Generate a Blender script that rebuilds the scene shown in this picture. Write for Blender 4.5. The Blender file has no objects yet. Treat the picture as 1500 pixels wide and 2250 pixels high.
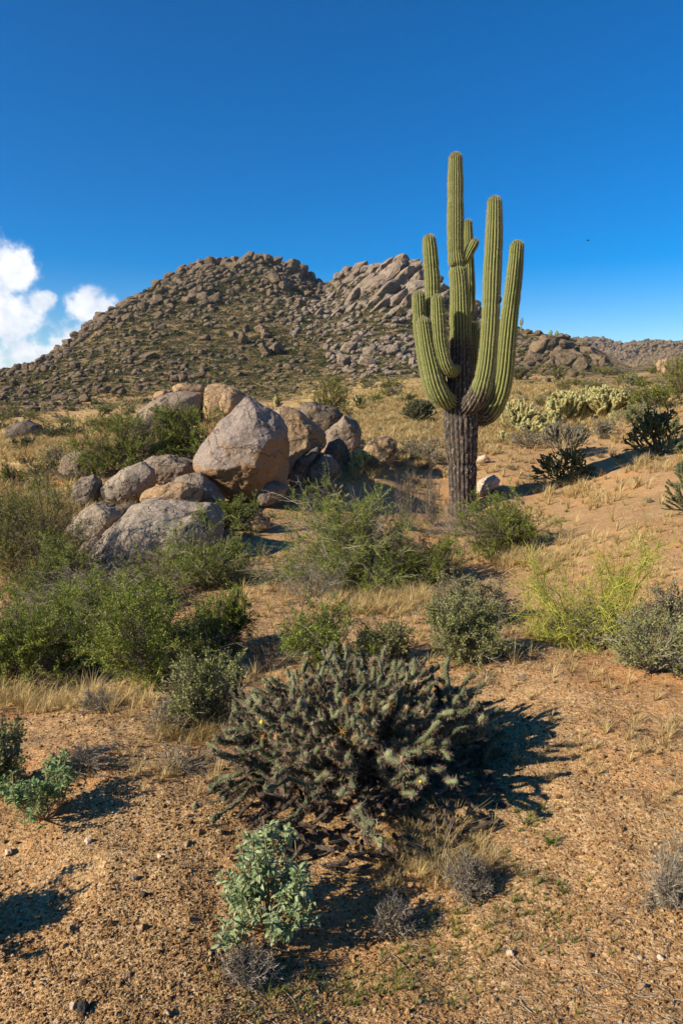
import bpy, math, random
import numpy as np
from mathutils import Vector, Matrix, Euler

# ---------------------------------------------------------------- camera, world, sun, exposure
S = bpy.context.scene
COL = S.collection
F = 1500.0                      # focal length in photo pixels (24 mm on a 36 mm tall frame)
TH = math.radians(9.3)          # camera looks slightly down
CAMZ = 1.6
cd = bpy.data.cameras.new('camera'); cam = bpy.data.objects.new('camera', cd); COL.objects.link(cam)
cd.sensor_fit = 'VERTICAL'; cd.sensor_height = 36; cd.sensor_width = 24; cd.lens = 24
cd.clip_start = 0.05; cd.clip_end = 20000
cam.location = (0, 0, CAMZ); cam.rotation_euler = (math.radians(90) - TH, 0, 0)
S.camera = cam
SUN_EL = math.radians(29.5); SUN_TRAVEL = math.radians(25)     # light travels toward +X, 25 deg toward +Y
tr = Vector((math.cos(SUN_TRAVEL) * math.cos(SUN_EL), math.sin(SUN_TRAVEL) * math.cos(SUN_EL), -math.sin(SUN_EL)))
sl = bpy.data.lights.new('sun', 'SUN'); sl.energy = 5.0; sl.angle = math.radians(0.5); sl.color = (1.0, 0.90, 0.74)
so = bpy.data.objects.new('sun', sl); COL.objects.link(so); so.rotation_euler = tr.to_track_quat('-Z', 'Y').to_euler()
so.location = (-20, -14, 20)
W = bpy.data.worlds.new('World'); S.world = W; W.use_nodes = True
nt = W.node_tree; N = nt.nodes; L = nt.links
bg = N['Background']
sky = N.new('ShaderNodeTexSky'); sky.sky_type = 'NISHITA'; sky.sun_disc = False
sky.sun_elevation = SUN_EL
sx, sy = -tr.x, -tr.y
sky.sun_rotation = math.atan2(sx, sy)
sky.altitude = 900; sky.air_density = 1.0; sky.dust_density = 0.3; sky.ozone_density = 3.0
def wmath(op, a, b=None, c=None):
    n = N.new('ShaderNodeMath'); n.operation = op
    for i, v in enumerate((a, b, c)):
        if v is None: continue
        if isinstance(v, (int, float)): n.inputs[i].default_value = v
        else: L.new(v, n.inputs[i])
    return n.outputs[0]
def pix_dir(px, py):
    a = (px - 750) / F; b = (1125 - py) / F
    return np.array([a, math.cos(TH) + b * math.sin(TH), -math.sin(TH) + b * math.cos(TH)])
tc = N.new('ShaderNodeTexCoord'); sep = N.new('ShaderNodeSeparateXYZ'); L.new(tc.outputs['Generated'], sep.inputs[0])
yy = wmath('MAXIMUM', sep.outputs[1], 0.05)
cu = wmath('DIVIDE', sep.outputs[0], yy); cw = wmath('DIVIDE', sep.outputs[2], yy)
comb = N.new('ShaderNodeCombineXYZ'); L.new(cu, comb.inputs[0]); L.new(cw, comb.inputs[1])
def wnoise(scale, detail, rough, off=(0, 0, 0), dist=0.0):
    m = N.new('ShaderNodeMapping'); m.inputs['Location'].default_value = off; L.new(comb.outputs[0], m.inputs[0])
    n = N.new('ShaderNodeTexNoise'); n.inputs['Scale'].default_value = scale; n.inputs['Detail'].default_value = detail
    n.inputs['Roughness'].default_value = rough; n.inputs['Distortion'].default_value = dist
    L.new(m.outputs[0], n.inputs['Vector']); return n.outputs[0]
# cumulus low on the left: soft ellipses broken up by noise
blobs = [(26, 596, 72, 76), (-40, 640, 110, 110), (20, 695, 100, 84), (88, 662, 42, 40), (50, 765, 160, 80), (198, 670, 66, 44), (-60, 780, 190, 110), (150, 745, 120, 34)]
mx = None
for i, (px, py, rx, ry) in enumerate(blobs):
    d = pix_dir(px, py); u0, w0 = d[0] / d[1], d[2] / d[1]
    dx = wmath('DIVIDE', wmath('SUBTRACT', cu, u0), rx / F); dy = wmath('DIVIDE', wmath('SUBTRACT', cw, w0), ry / F)
    r = wmath('SQRT', wmath('ADD', wmath('MULTIPLY', dx, dx), wmath('MULTIPLY', dy, dy)))
    v = wmath('SUBTRACT', 1.0, r)
    if i in (4, 6, 7): v = wmath('MULTIPLY', v, 0.5)
    mx = v if mx is None else wmath('MAXIMUM', mx, v)
n1 = wnoise(30, 10, 0.6, (0.3, 0.1, 0)); n2 = wnoise(9, 4, 0.5, (3.1, 0.7, 0))
den = wmath('ADD', mx, wmath('MULTIPLY', wmath('SUBTRACT', n1, 0.5), 1.5))
den = wmath('ADD', den, wmath('MULTIPLY', wmath('SUBTRACT', n2, 0.5), 0.5))
mr = N.new('ShaderNodeMapRange'); mr.interpolation_type = 'SMOOTHERSTEP'; L.new(den, mr.inputs[0])
mr.inputs[1].default_value = 0.0; mr.inputs[2].default_value = 0.6; mr.inputs[4].default_value = 0.96
shd = N.new('ShaderNodeMapRange'); L.new(wnoise(20, 7, 0.6, (0.33, 0.13, 0)), shd.inputs[0])
shd.inputs[1].default_value = 0.35; shd.inputs[2].default_value = 0.6; shd.inputs[3].default_value = 0.0; shd.inputs[4].default_value = 1.0
ccol = N.new('ShaderNodeMix'); ccol.data_type = 'RGBA'; L.new(shd.outputs[0], ccol.inputs[0])
SKYK = 0.068
ccol.inputs[6].default_value = (6.2, 6.9, 8.0, 1); ccol.inputs[7].default_value = (9.8, 9.8, 10.0, 1)
# polarised deep blue: pull the clear sky toward saturated blue
hs = N.new('ShaderNodeHueSaturation'); hs.inputs['Saturation'].default_value = 1.62; hs.inputs['Hue'].default_value = 0.508; hs.inputs['Value'].default_value = 1.24
L.new(sky.outputs[0], hs.inputs['Color'])
cm = N.new('ShaderNodeMix'); cm.data_type = 'RGBA'; L.new(mr.outputs[0], cm.inputs[0]); L.new(hs.outputs[0], cm.inputs[6]); L.new(ccol.outputs[2], cm.inputs[7])
L.new(cm.outputs[2], bg.inputs[0]); bg.inputs[1].default_value = SKYK
S.view_settings.view_transform = 'Standard'; S.view_settings.look = 'None'; S.view_settings.exposure = 0.78; S.view_settings.gamma = 1

# ---------------------------------------------------------------- helpers
rng = np.random.default_rng(7)
def tag(o, label=None, cat=None, group=None, kind=None):
    if label: o['label'] = label
    if cat: o['category'] = cat
    if group: o['group'] = group
    if kind: o['kind'] = kind
    return o
def empty(name, loc, rz=0.0):
    o = bpy.data.objects.new(name, None); o.empty_display_size = 0.2; COL.objects.link(o)
    o.location = [float(v) for v in loc]; o.rotation_euler = (0, 0, rz); return o
def _hash(ix, iy, iz, seed):
    h = (ix.astype(np.int64) * 374761393 + iy.astype(np.int64) * 668265263 + iz.astype(np.int64) * 1274126177 + seed * 974711) & 0xffffffff
    h = ((h ^ (h >> 13)) * 1274126177) & 0xffffffff
    return ((h ^ (h >> 16)) & 0xffff) / 65535.0
def vnoise(p, seed=0):
    i = np.floor(p); f = p - i; f = f * f * f * (f * (f * 6 - 15) + 10); i = i.astype(np.int64)
    r = 0
    for a in (0, 1):
        for b in (0, 1):
            for c in (0, 1):
                w = (f[..., 0] if a else 1 - f[..., 0]) * (f[..., 1] if b else 1 - f[..., 1]) * (f[..., 2] if c else 1 - f[..., 2])
                r = r + w * _hash(i[..., 0] + a, i[..., 1] + b, i[..., 2] + c, seed)
    return r * 2 - 1
def fbm(p, octs=4, seed=0, gain=0.5):
    r = 0; a = 1.0
    for k in range(octs):
        r = r + a * vnoise(p * (2.03 ** k) + 17.3 * k, seed + k); a *= gain
    return r
def norm(v): return v / np.maximum(np.linalg.norm(v, axis=-1, keepdims=True), 1e-9)
class MB:
    def __init__(s): s.V = []; s.F = {3: [], 4: []}; s.M = {3: [], 4: []}; s.C = []; s.n = 0
    def add(s, V, Fc, mat=0, col=None):
        V = np.asarray(V, dtype=np.float64).reshape(-1, 3); Fc = np.asarray(Fc); k = Fc.shape[-1]; Fc = Fc.reshape(-1, k)
        s.V.append(V); s.F[k].append(Fc + s.n); s.M[k].append(np.full(len(Fc), mat, dtype=np.int32))
        c = np.zeros((len(V), 4)); c[:, 3] = 1
        if col is not None:
            col = np.asarray(col, dtype=np.float64)
            c[:, :3] = col if col.ndim == 2 else col[None, :]
        s.C.append(c); s.n += len(V)
        return s
    def mesh(s, name, mats, smooth=False):
        me = bpy.data.meshes.new(name)
        V = np.concatenate(s.V); C = np.concatenate(s.C)
        tri = np.concatenate(s.F[3]) if s.F[3] else np.zeros((0, 3), int); quad = np.concatenate(s.F[4]) if s.F[4] else np.zeros((0, 4), int)
        mi = np.concatenate(s.M[3] + s.M[4])
        nl = tri.size + quad.size; npoly = len(tri) + len(quad)
        me.vertices.add(len(V)); me.vertices.foreach_set('co', V.astype(np.float32).ravel())
        me.loops.add(nl); me.loops.foreach_set('vertex_index', np.concatenate([tri.ravel(), quad.ravel()]).astype(np.int32))
        me.polygons.add(npoly)
        tot = np.concatenate([np.full(len(tri), 3), np.full(len(quad), 4)]).astype(np.int32)
        st = np.concatenate([[0], np.cumsum(tot)[:-1]]).astype(np.int32)
        me.polygons.foreach_set('loop_start', st)
        me.polygons.foreach_set('material_index', mi)
        me.polygons.foreach_set('use_smooth', np.full(npoly, smooth))
        me.update(calc_edges=True)
        at = me.color_attributes.new('col', 'FLOAT_COLOR', 'POINT'); at.data.foreach_set('color', C.astype(np.float32).ravel())
        for m in (mats if isinstance(mats, (list, tuple)) else [mats]): me.materials.append(m)
        return me
    def build(s, name, mats, parent=None, loc=(0, 0, 0), smooth=False):
        o = bpy.data.objects.new(name, s.mesh(name, mats, smooth)); COL.objects.link(o); o.location = [float(v) for v in loc]
        if parent is not None: o.parent = parent
        return o
def tubes(P, R, k, mod=None, twist=None):
    """P (N,M,3), R (N,M) -> verts, quad faces.  mod(N,M,k) multiplies the radius"""
    Nn, M = P.shape[:2]
    T = norm(np.gradient(P, axis=1))
    avg = norm(P[:, -1] - P[:, 0] + 1e-6)
    ref = np.where(np.abs(avg[:, 2:3]) > 0.8, np.array([[1.0, 0, 0]]), np.array([[0, 0, 1.0]]))
    ref = np.repeat(ref[:, None], M, 1)
    n1 = norm(ref - (ref * T).sum(-1, keepdims=True) * T); n2 = np.cross(T, n1)
    a = np.arange(k) / k * 2 * np.pi
    ring = np.cos(a)[None, None, :, None] * n1[:, :, None] + np.sin(a)[None, None, :, None] * n2[:, :, None]
    rr = R[:, :, None] * (mod if mod is not None else 1.0)
    rr = np.broadcast_to(rr, (Nn, M, k))
    V = P[:, :, None] + ring * rr[..., None]
    n = np.arange(Nn)[:, None, None]; m = np.arange(M - 1)[None, :, None]; j = np.arange(k)[None, None, :]
    b = (n * M + m) * k; j2 = (j + 1) % k
    Fc = np.stack(np.broadcast_arrays(b + j, b + j2, b + k + j2, b + k + j), -1)
    return V.reshape(-1, 3), Fc.reshape(-1, 4), ring, rr
_ico = {}
def ico(sub):
    if sub in _ico: return _ico[sub]
    t = (1 + 5 ** .5) / 2
    V = [(-1, t, 0), (1, t, 0), (-1, -t, 0), (1, -t, 0), (0, -1, t), (0, 1, t), (0, -1, -t), (0, 1, -t), (t, 0, -1), (t, 0, 1), (-t, 0, -1), (-t, 0, 1)]
    Fc = [(0, 11, 5), (0, 5, 1), (0, 1, 7), (0, 7, 10), (0, 10, 11), (1, 5, 9), (5, 11, 4), (11, 10, 2), (10, 7, 6), (7, 1, 8), (3, 9, 4), (3, 4, 2), (3, 2, 6), (3, 6, 8), (3, 8, 9), (4, 9, 5), (2, 4, 11), (6, 2, 10), (8, 6, 7), (9, 8, 1)]
    V = norm(np.array(V, float)); Fc = np.array(Fc)
    for _ in range(sub):
        e = np.concatenate([Fc[:, [0, 1]], Fc[:, [1, 2]], Fc[:, [2, 0]]]); e.sort(axis=1)
        ue, inv = np.unique(e, axis=0, return_inverse=True); inv = inv.reshape(-1)
        mid = norm(V[ue[:, 0]] + V[ue[:, 1]]) ; n0 = len(V); V = np.concatenate([V, mid])
        m = len(Fc); a, b, c = inv[:m] + n0, inv[m:2 * m] + n0, inv[2 * m:] + n0
        Fc = np.concatenate([np.stack([Fc[:, 0], a, c], 1), np.stack([Fc[:, 1], b, a], 1), np.stack([Fc[:, 2], c, b], 1), np.stack([a, b, c], 1)])
    _ico[sub] = (V, Fc); return _ico[sub]

# ---------------------------------------------------------------- terrain
def P3(px, py, Y):
    d = pix_dir(px, py); return d * (Y / d[1]) + np.array([0, 0, CAMZ])
ctl = []          # (px, py, Y)
ctl += [(0, 2250, 1.62), (750, 2250, 1.55), (1500, 2250, 1.5), (-400, 2250, 1.7), (1900, 2250, 1.42)]
ctl += [(100, 1800, 2.5), (590, 2030, 1.93), (800, 1760, 2.7), (1400, 1800, 2.38), (-300, 1700, 2.9)]
ctl += [(200, 1650, 2.95), (1200, 1500, 3.6), (1450, 1500, 3.35), (300, 1540, 3.8), (0, 1560, 3.9), (650, 1500, 4.0), (1000, 1460, 4.2)]
ctl += [(200, 1500, 4.5), (500, 1420, 4.9), (60, 1500, 4.6), (750, 1380, 5.6), (1000, 1380, 5.3), (1290, 1400, 4.7), (1480, 1360, 4.6), (1460, 1250, 6.0), (1200, 1290, 6.8), (1180, 1350, 5.5)]
ctl += [(150, 1330, 8.0), (-150, 1330, 8.0), (600, 1290, 8.0), (760, 1280, 8.6), (900, 1250, 9.2), (1100, 1190, 10.5), (1300, 1160, 9.5), (1500, 1110, 9.5)]
ctl += [(290, 1262, 10.6), (50, 1240, 10.5), (420, 1180, 11.8), (600, 1150, 12.5), (700, 1110, 14), (530, 1098, 13.8), (150, 1130, 13.2)]
ctl += [(1012, 1128, 15), (900, 1060, 16.5), (830, 1015, 17), (1100, 1050, 17), (1210, 1080, 15.8), (1350, 1030, 16.5), (1500, 985, 17.5), (1230, 1060, 16.6), (1100, 1000, 20)]
ctl += [(150, 1050, 16.5), (0, 1080, 15), (0, 1000, 22), (350, 960, 22), (760, 960, 23), (900, 940, 27), (1100, 960, 25), (1250, 960, 24), (1400, 920, 24), (1500, 915, 22)]
ctl += [(50, 955, 29), (200, 935, 33), (400, 912, 30), (600, 910, 31), (850, 890, 38), (1000, 880, 42), (1200, 880, 40), (1350, 880, 38), (1480, 872, 36)]
ctl += [(0, 915, 52), (150, 900, 56), (400, 882, 62), (600, 878, 66), (750, 858, 66), (900, 835, 70), (1130, 828, 74), (1250, 830, 72), (1400, 832, 64), (1480, 822, 62), (1340, 818, 96), (1440, 818, 110), (1550, 800, 80)]
sky_pts = [(-250, 855, 110), (-120, 835, 125), (0, 806, 145), (60, 797, 155), (100, 779, 165), (150, 752, 175), (200, 708, 190), (240, 686, 200), (270, 663, 205), (330, 630, 220), (390, 596, 235), (465, 570, 250),
           (520, 570, 258), (590, 570, 262), (640, 585, 262), (670, 598, 262), (700, 618, 268), (716, 628, 266), (735, 612, 250), (755, 598, 243), (790, 590, 235), (830, 580, 225), (900, 582, 215), (930, 596, 212), (950, 616, 211), (990, 638, 208), (1040, 677, 200),
           (1090, 702, 190), (1140, 724, 180), (1200, 744, 160), (1260, 752, 145), (1300, 772, 135), (1345, 808, 125)]
ctl += sky_pts
mid = [(0, 865, 85), (150, 830, 100), (300, 760, 130), (300, 850, 85), (480, 800, 110), (480, 700, 160), (480, 630, 205), (620, 780, 115), (620, 680, 165), (620, 620, 215), (720, 700, 165), (740, 780, 110), (850, 780, 100), (850, 700, 140),
       (850, 640, 175), (695, 655, 218), (716, 642, 240), (722, 668, 205), (745, 650, 212), (680, 610, 255), (980, 760, 120), (980, 690, 160), (1100, 780, 110), (1100, 735, 150), (1220, 785, 108), (1300, 800, 112)]
ctl += mid
pts = []
for px, py, Y in ctl:
    p = P3(px, py, Y); pts.append((math.atan2(p[0], p[1]), math.log(math.hypot(p[0], p[1])), p[2] / math.hypot(p[0], p[1]) if False else (p[2] - CAMZ) / math.hypot(p[0], p[1])))
for px, py, Y in sky_pts:           # the far side of the hill falls away
    p = P3(px, py, Y * 1.5); r = math.hypot(p[0], p[1]); pts.append((math.atan2(p[0], p[1]), math.log(r), (p[2] - CAMZ) / r * 0.35 - 0.004))
for px in (-600, -250, 100, 480, 850, 1150):
    p = P3(px, 850, 700); r = math.hypot(p[0], p[1]); pts.append((math.atan2(p[0], p[1]), math.log(r), 0.0))
    pts.append((math.atan2(p[0], p[1]), math.log(2500), -0.001))
far = [(1230, 757, 900), (1290, 746, 900), (1330, 750, 880), (1375, 764, 860), (1425, 747, 820), (1500, 757, 800), (1600, 748, 800), (1750, 770, 800)]
for px, py, Y in far:
    p = P3(px, py, Y); r = math.hypot(p[0], p[1]); a = math.atan2(p[0], p[1])
    pts += [(a, math.log(r), (p[2] - CAMZ) / r), (a, math.log(r * 1.5), 0.3 * (p[2] - CAMZ) / r), (a, math.log(2500), 0.0)]
for px in (1400, 1500, 1650): 
    for py, Y in ((818, 250), (805, 400)):
        p = P3(px, py, Y); r = math.hypot(p[0], p[1]); pts.append((math.atan2(p[0], p[1]), math.log(r), (p[2] - CAMZ) / r))
# ground around and behind the viewer
for a in (-1.1, -1.6, -2.3, -3.0, 1.1, 1.6, 2.3, 3.0):
    sl_ = -0.06 if a < 0 else 0.05
    for r in (1.5, 4, 12, 40, 200, 1000, 2500):
        pts.append((a, math.log(r), -CAMZ / r + (sl_ * 0.8 if 3 < r < 60 else 0.0)))
pts = np.array(pts)
UA = 2.2
def phi(A, B):
    d2 = ((A[:, None, 0] - B[None, :, 0]) * UA) ** 2 + (A[:, None, 1] - B[None, :, 1]) ** 2
    return np.where(d2 > 1e-12, 0.5 * d2 * np.log(d2 + 1e-12), 0.0)
nP = len(pts); K = phi(pts, pts) + np.eye(nP) * 1e-4
Q = np.concatenate([np.ones((nP, 1)), pts[:, :2]], 1)
Amat = np.block([[K, Q], [Q.T, np.zeros((3, 3))]])
wts = np.linalg.solve(Amat, np.concatenate([pts[:, 2], np.zeros(3)]))
AZ = np.concatenate([np.linspace(-math.pi, -0.62, 120)[:-1], np.linspace(-0.62, 0.62, 900), np.linspace(0.62, math.pi, 120)[1:]])
LR = np.linspace(math.log(0.35), math.log(2600), 860)
ga, gl = np.meshgrid(AZ, LR, indexing='ij')
flat = np.stack([ga.ravel(), gl.ravel()], 1); sz = np.empty(len(flat))
for i in range(0, len(flat), 60000):
    c = flat[i:i + 60000]; sz[i:i + 60000] = phi(c, pts) @ wts[:nP] + wts[nP] + c @ wts[nP + 1:]
GR = np.exp(gl); SL = sz.reshape(ga.shape)
w0 = np.clip((GR - 0.9) / 0.6, 0, 1); SL = SL * w0 + (-CAMZ / GR) * (1 - w0)
bk = np.clip((np.abs(ga) - 0.75) / 0.5, 0, 1)
GX = GR * np.sin(ga); GY = GR * np.cos(ga)
pp = np.stack([GX, GY, np.zeros_like(GX)], -1)
amp = np.clip((GR - 1) / 30, 0, 1)
GZ = SL * GR + CAMZ
GZ += 0.035 * fbm(pp / 0.9, 3, 3) * np.clip(GR / 3, 0.3, 1) + 0.012 * fbm(pp / 0.16, 3, 9) * np.clip(1.5 - GR / 12, 0, 1)
GZ += 0.12 * fbm(pp / 4.0, 3, 5) * np.clip((GR - 5) / 10, 0, 1)
hm_ = np.clip((GR - 90) / 120, 0, 1) * np.clip((460 - GR) / 100, 0, 1)
GZ += (0.8 * fbm(pp / 22.0, 4, 11) - 0.3) * np.clip((GR - 60) / 100, 0, 1)
GZ += hm_ * 2.6 * (0.33 - np.abs(fbm(pp / 38.0, 4, 41, 0.55)))
GZ += 9.0 * (0.55 - 2 * np.abs(fbm(pp / 110.0, 5, 12, 0.55))) * np.clip((GR - 420) / 200, 0, 1) * np.clip((ga - 0.1) / 0.1, 0, 1)
def ground(x, y):
    x = np.atleast_1d(np.asarray(x, float)); y = np.atleast_1d(np.asarray(y, float))
    a = np.arctan2(x, y); l = np.log(np.maximum(np.hypot(x, y), 0.351))
    fi = np.interp(a, AZ, np.arange(len(AZ))); fj = np.interp(l, LR, np.arange(len(LR)))
    i = np.minimum(fi.astype(int), len(AZ) - 2); j = np.minimum(fj.astype(int), len(LR) - 2); fi -= i; fj -= j
    return GZ[i, j] * (1 - fi) * (1 - fj) + GZ[i + 1, j] * fi * (1 - fj) + GZ[i, j + 1] * (1 - fi) * fj + GZ[i + 1, j + 1] * fi * fj
def hit(px, py, ymin=1.0, ymax=1400.0):
    """points where the pixel rays meet the ground, nan where they miss"""
    px = np.atleast_1d(np.asarray(px, float)); py = np.atleast_1d(np.asarray(py, float))
    a = (px - 750) / F; b = (1125 - py) / F
    D = np.stack([a, math.cos(TH) + b * math.sin(TH), -math.sin(TH) + b * math.cos(TH)], -1); D = D / D[:, 1:2]
    ys = np.exp(np.linspace(math.log(ymin), math.log(ymax), 900))
    X = D[:, None, 0] * ys[None]; Z = D[:, None, 2] * ys[None] + CAMZ
    g = ground(X.ravel(), np.broadcast_to(ys[None], X.shape).ravel()).reshape(X.shape)
    below = Z < g; has = below.any(1); k = below.argmax(1); k = np.maximum(k, 1); ii = np.arange(len(px))
    d0 = (Z - g)[ii, k - 1]; d1 = (Z - g)[ii, k]; t = np.clip(d0 / np.maximum(d0 - d1, 1e-9), 0, 1)
    y = ys[k - 1] + (ys[k] - ys[k - 1]) * t
    out = np.stack([D[:, 0] * y, y, D[:, 2] * y + CAMZ], -1)
    out[:, 2] = ground(out[:, 0], out[:, 1]); out[~has] = np.nan
    return out
def depth(p): return p[..., 1] * math.cos(TH) + (CAMZ - p[..., 2]) * math.sin(TH)      # distance along the view axis
# ---------------------------------------------------------------- materials
def mat(name, rough=0.9, spec=0.2):
    m = bpy.data.materials.new(name); m.use_nodes = True
    b = m.node_tree.nodes['Principled BSDF']; b.inputs['Roughness'].default_value = rough; b.inputs['Specular IOR Level'].default_value = spec
    return m, m.node_tree, b
class NB:
    def __init__(s, nt): s.nt = nt; s.N = nt.nodes; s.L = nt.links; s.o = None
    def put(s, sock, v):
        if isinstance(v, (int, float)): sock.default_value = v
        elif isinstance(v, tuple): sock.default_value = v if len(v) == 4 or sock.type == 'VECTOR' else v + (1,)
        else: s.L.new(v, sock)
    def obj(s):
        if s.o is None: s.o = s.N.new('ShaderNodeTexCoord')
        return s.o.outputs['Object']
    def scale(s, v, k, off=(0, 0, 0)):
        n = s.N.new('ShaderNodeMapping'); n.inputs['Scale'].default_value = k if isinstance(k, tuple) else (k,) * 3; n.inputs['Location'].default_value = off
        s.L.new(v, n.inputs[0]); return n.outputs[0]
    def noise(s, v, scale, detail=4, rough=0.55, dist=0.0):
        n = s.N.new('ShaderNodeTexNoise'); s.L.new(v, n.inputs['Vector']); n.inputs['Scale'].default_value = scale; n.inputs['Detail'].default_value = detail
        n.inputs['Roughness'].default_value = rough; n.inputs['Distortion'].default_value = dist; return n.outputs[0]
    def voro(s, v, scale, feat='F1', out='Distance'):
        n = s.N.new('ShaderNodeTexVoronoi'); n.feature = feat; s.L.new(v, n.inputs['Vector']); n.inputs['Scale'].default_value = scale; return n.outputs[out]
    def math(s, op, a, b=0.0, c=0.0):
        n = s.N.new('ShaderNodeMath'); n.operation = op
        for i, v in enumerate((a, b, c)): s.put(n.inputs[i], v)
        return n.outputs[0]
    def rng(s, v, a, b, c=0.0, d=1.0):
        n = s.N.new('ShaderNodeMapRange'); n.interpolation_type = 'SMOOTHSTEP'; s.put(n.inputs[0], v)
        for i, x in enumerate((a, b, c, d)): n.inputs[i + 1].default_value = x
        return n.outputs[0]
    def mix(s, f, a, b, mode='MIX'):
        n = s.N.new('ShaderNodeMix'); n.data_type = 'RGBA'; n.blend_type = mode; s.put(n.inputs[0], f); s.put(n.inputs[6], a); s.put(n.inputs[7], b); return n.outputs[2]
    def ramp(s, v, stops):
        n = s.N.new('ShaderNodeValToRGB'); s.L.new(v, n.inputs[0]); e = n.color_ramp.elements
        while len(e) < len(stops): e.new(0.5)
        for k, (p, c) in enumerate(stops): e[k].position = p; e[k].color = c + (1,)
        return n.outputs[0]
    def bump(s, h, dist, strength=1.0, prev=None):
        n = s.N.new('ShaderNodeBump'); n.inputs['Distance'].default_value = dist; n.inputs['Strength'].default_value = strength; s.L.new(h, n.inputs['Height'])
        if prev is not None: s.L.new(prev, n.inputs['Normal'])
        return n.outputs[0]
    def attr(s, name='col'):
        n = s.N.new('ShaderNodeAttribute'); n.attribute_name = name; return n.outputs['Color']
    def sepx(s, v):
        n = s.N.new('ShaderNodeSeparateXYZ'); s.L.new(v, n.inputs[0]); return n.outputs
    def objrand(s):
        n = s.N.new('ShaderNodeObjectInfo'); return n.outputs['Random']
    def geo(s, k='Normal'):
        n = s.N.new('ShaderNodeNewGeometry'); return n.outputs[k]
# --- ground: decomposed granite, dry grass thatch, hillside soil (mask channels in 'col': r sand, g thatch, b hill)
m_ground, t_, b_ = mat('desert_ground', 0.95, 0.1); q = NB(t_)
pos = q.obj(); at = q.sepx(q.attr())
big = q.noise(pos, 0.6, 5); fine = q.noise(pos, 60, 4, 0.7); md = q.noise(pos, 6, 6, 0.65)
sand = q.mix(q.rng(md, 0.35, 0.65), (0.37, 0.20, 0.08), (0.50, 0.32, 0.145))
sand = q.mix(q.rng(big, 0.42, 0.62, 0, 0.6), sand, (0.52, 0.255, 0.095))
vc = q.voro(pos, 110, 'F1', 'Color'); vs = q.sepx(vc)
sand = q.mix(0.6, sand, q.ramp(vs[0], [(0.0, (0.10, 0.050, 0.022)), (0.3, (0.26, 0.145, 0.058)), (0.7, (0.46, 0.295, 0.135)), (1.0, (0.60, 0.46, 0.28))]), 'MIX')
th = q.mix(q.rng(q.noise(pos, 9, 6, 0.7), 0.35, 0.7), (0.36, 0.235, 0.085), (0.60, 0.435, 0.19))
sand = q.mix(q.rng(q.noise(pos, 0.9, 6, 0.65), 0.50, 0.66, 0, 0.65), sand, (0.50, 0.235, 0.085))
hl = q.mix(q.rng(q.noise(pos, 0.30, 8, 0.7), 0.40, 0.60), (0.043, 0.034, 0.017), (0.238, 0.157, 0.072))
hl = q.mix(q.rng(q.noise(pos, 0.05, 4, 0.6), 0.55, 0.8, 0, 0.4), hl, (0.30, 0.21, 0.13))
c = q.mix(q.rng(at[1], 0.35, 0.65), sand, th); c = q.mix(q.rng(at[2], 0.2, 0.8), c, hl)
q.L.new(c, b_.inputs['Base Color'])
bh = q.math('ADD', q.math('MULTIPLY', q.voro(pos, 110), 0.35), q.noise(pos, 95, 5, 0.75))
n1_ = q.bump(bh, 0.007, 0.8); n2_ = q.bump(md, 0.05, 0.6, n1_); n3_ = q.bump(q.noise(pos, 1.1, 8, 0.75), 0.25, 0.5, n2_)
q.L.new(n3_, b_.inputs['Normal'])
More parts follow.
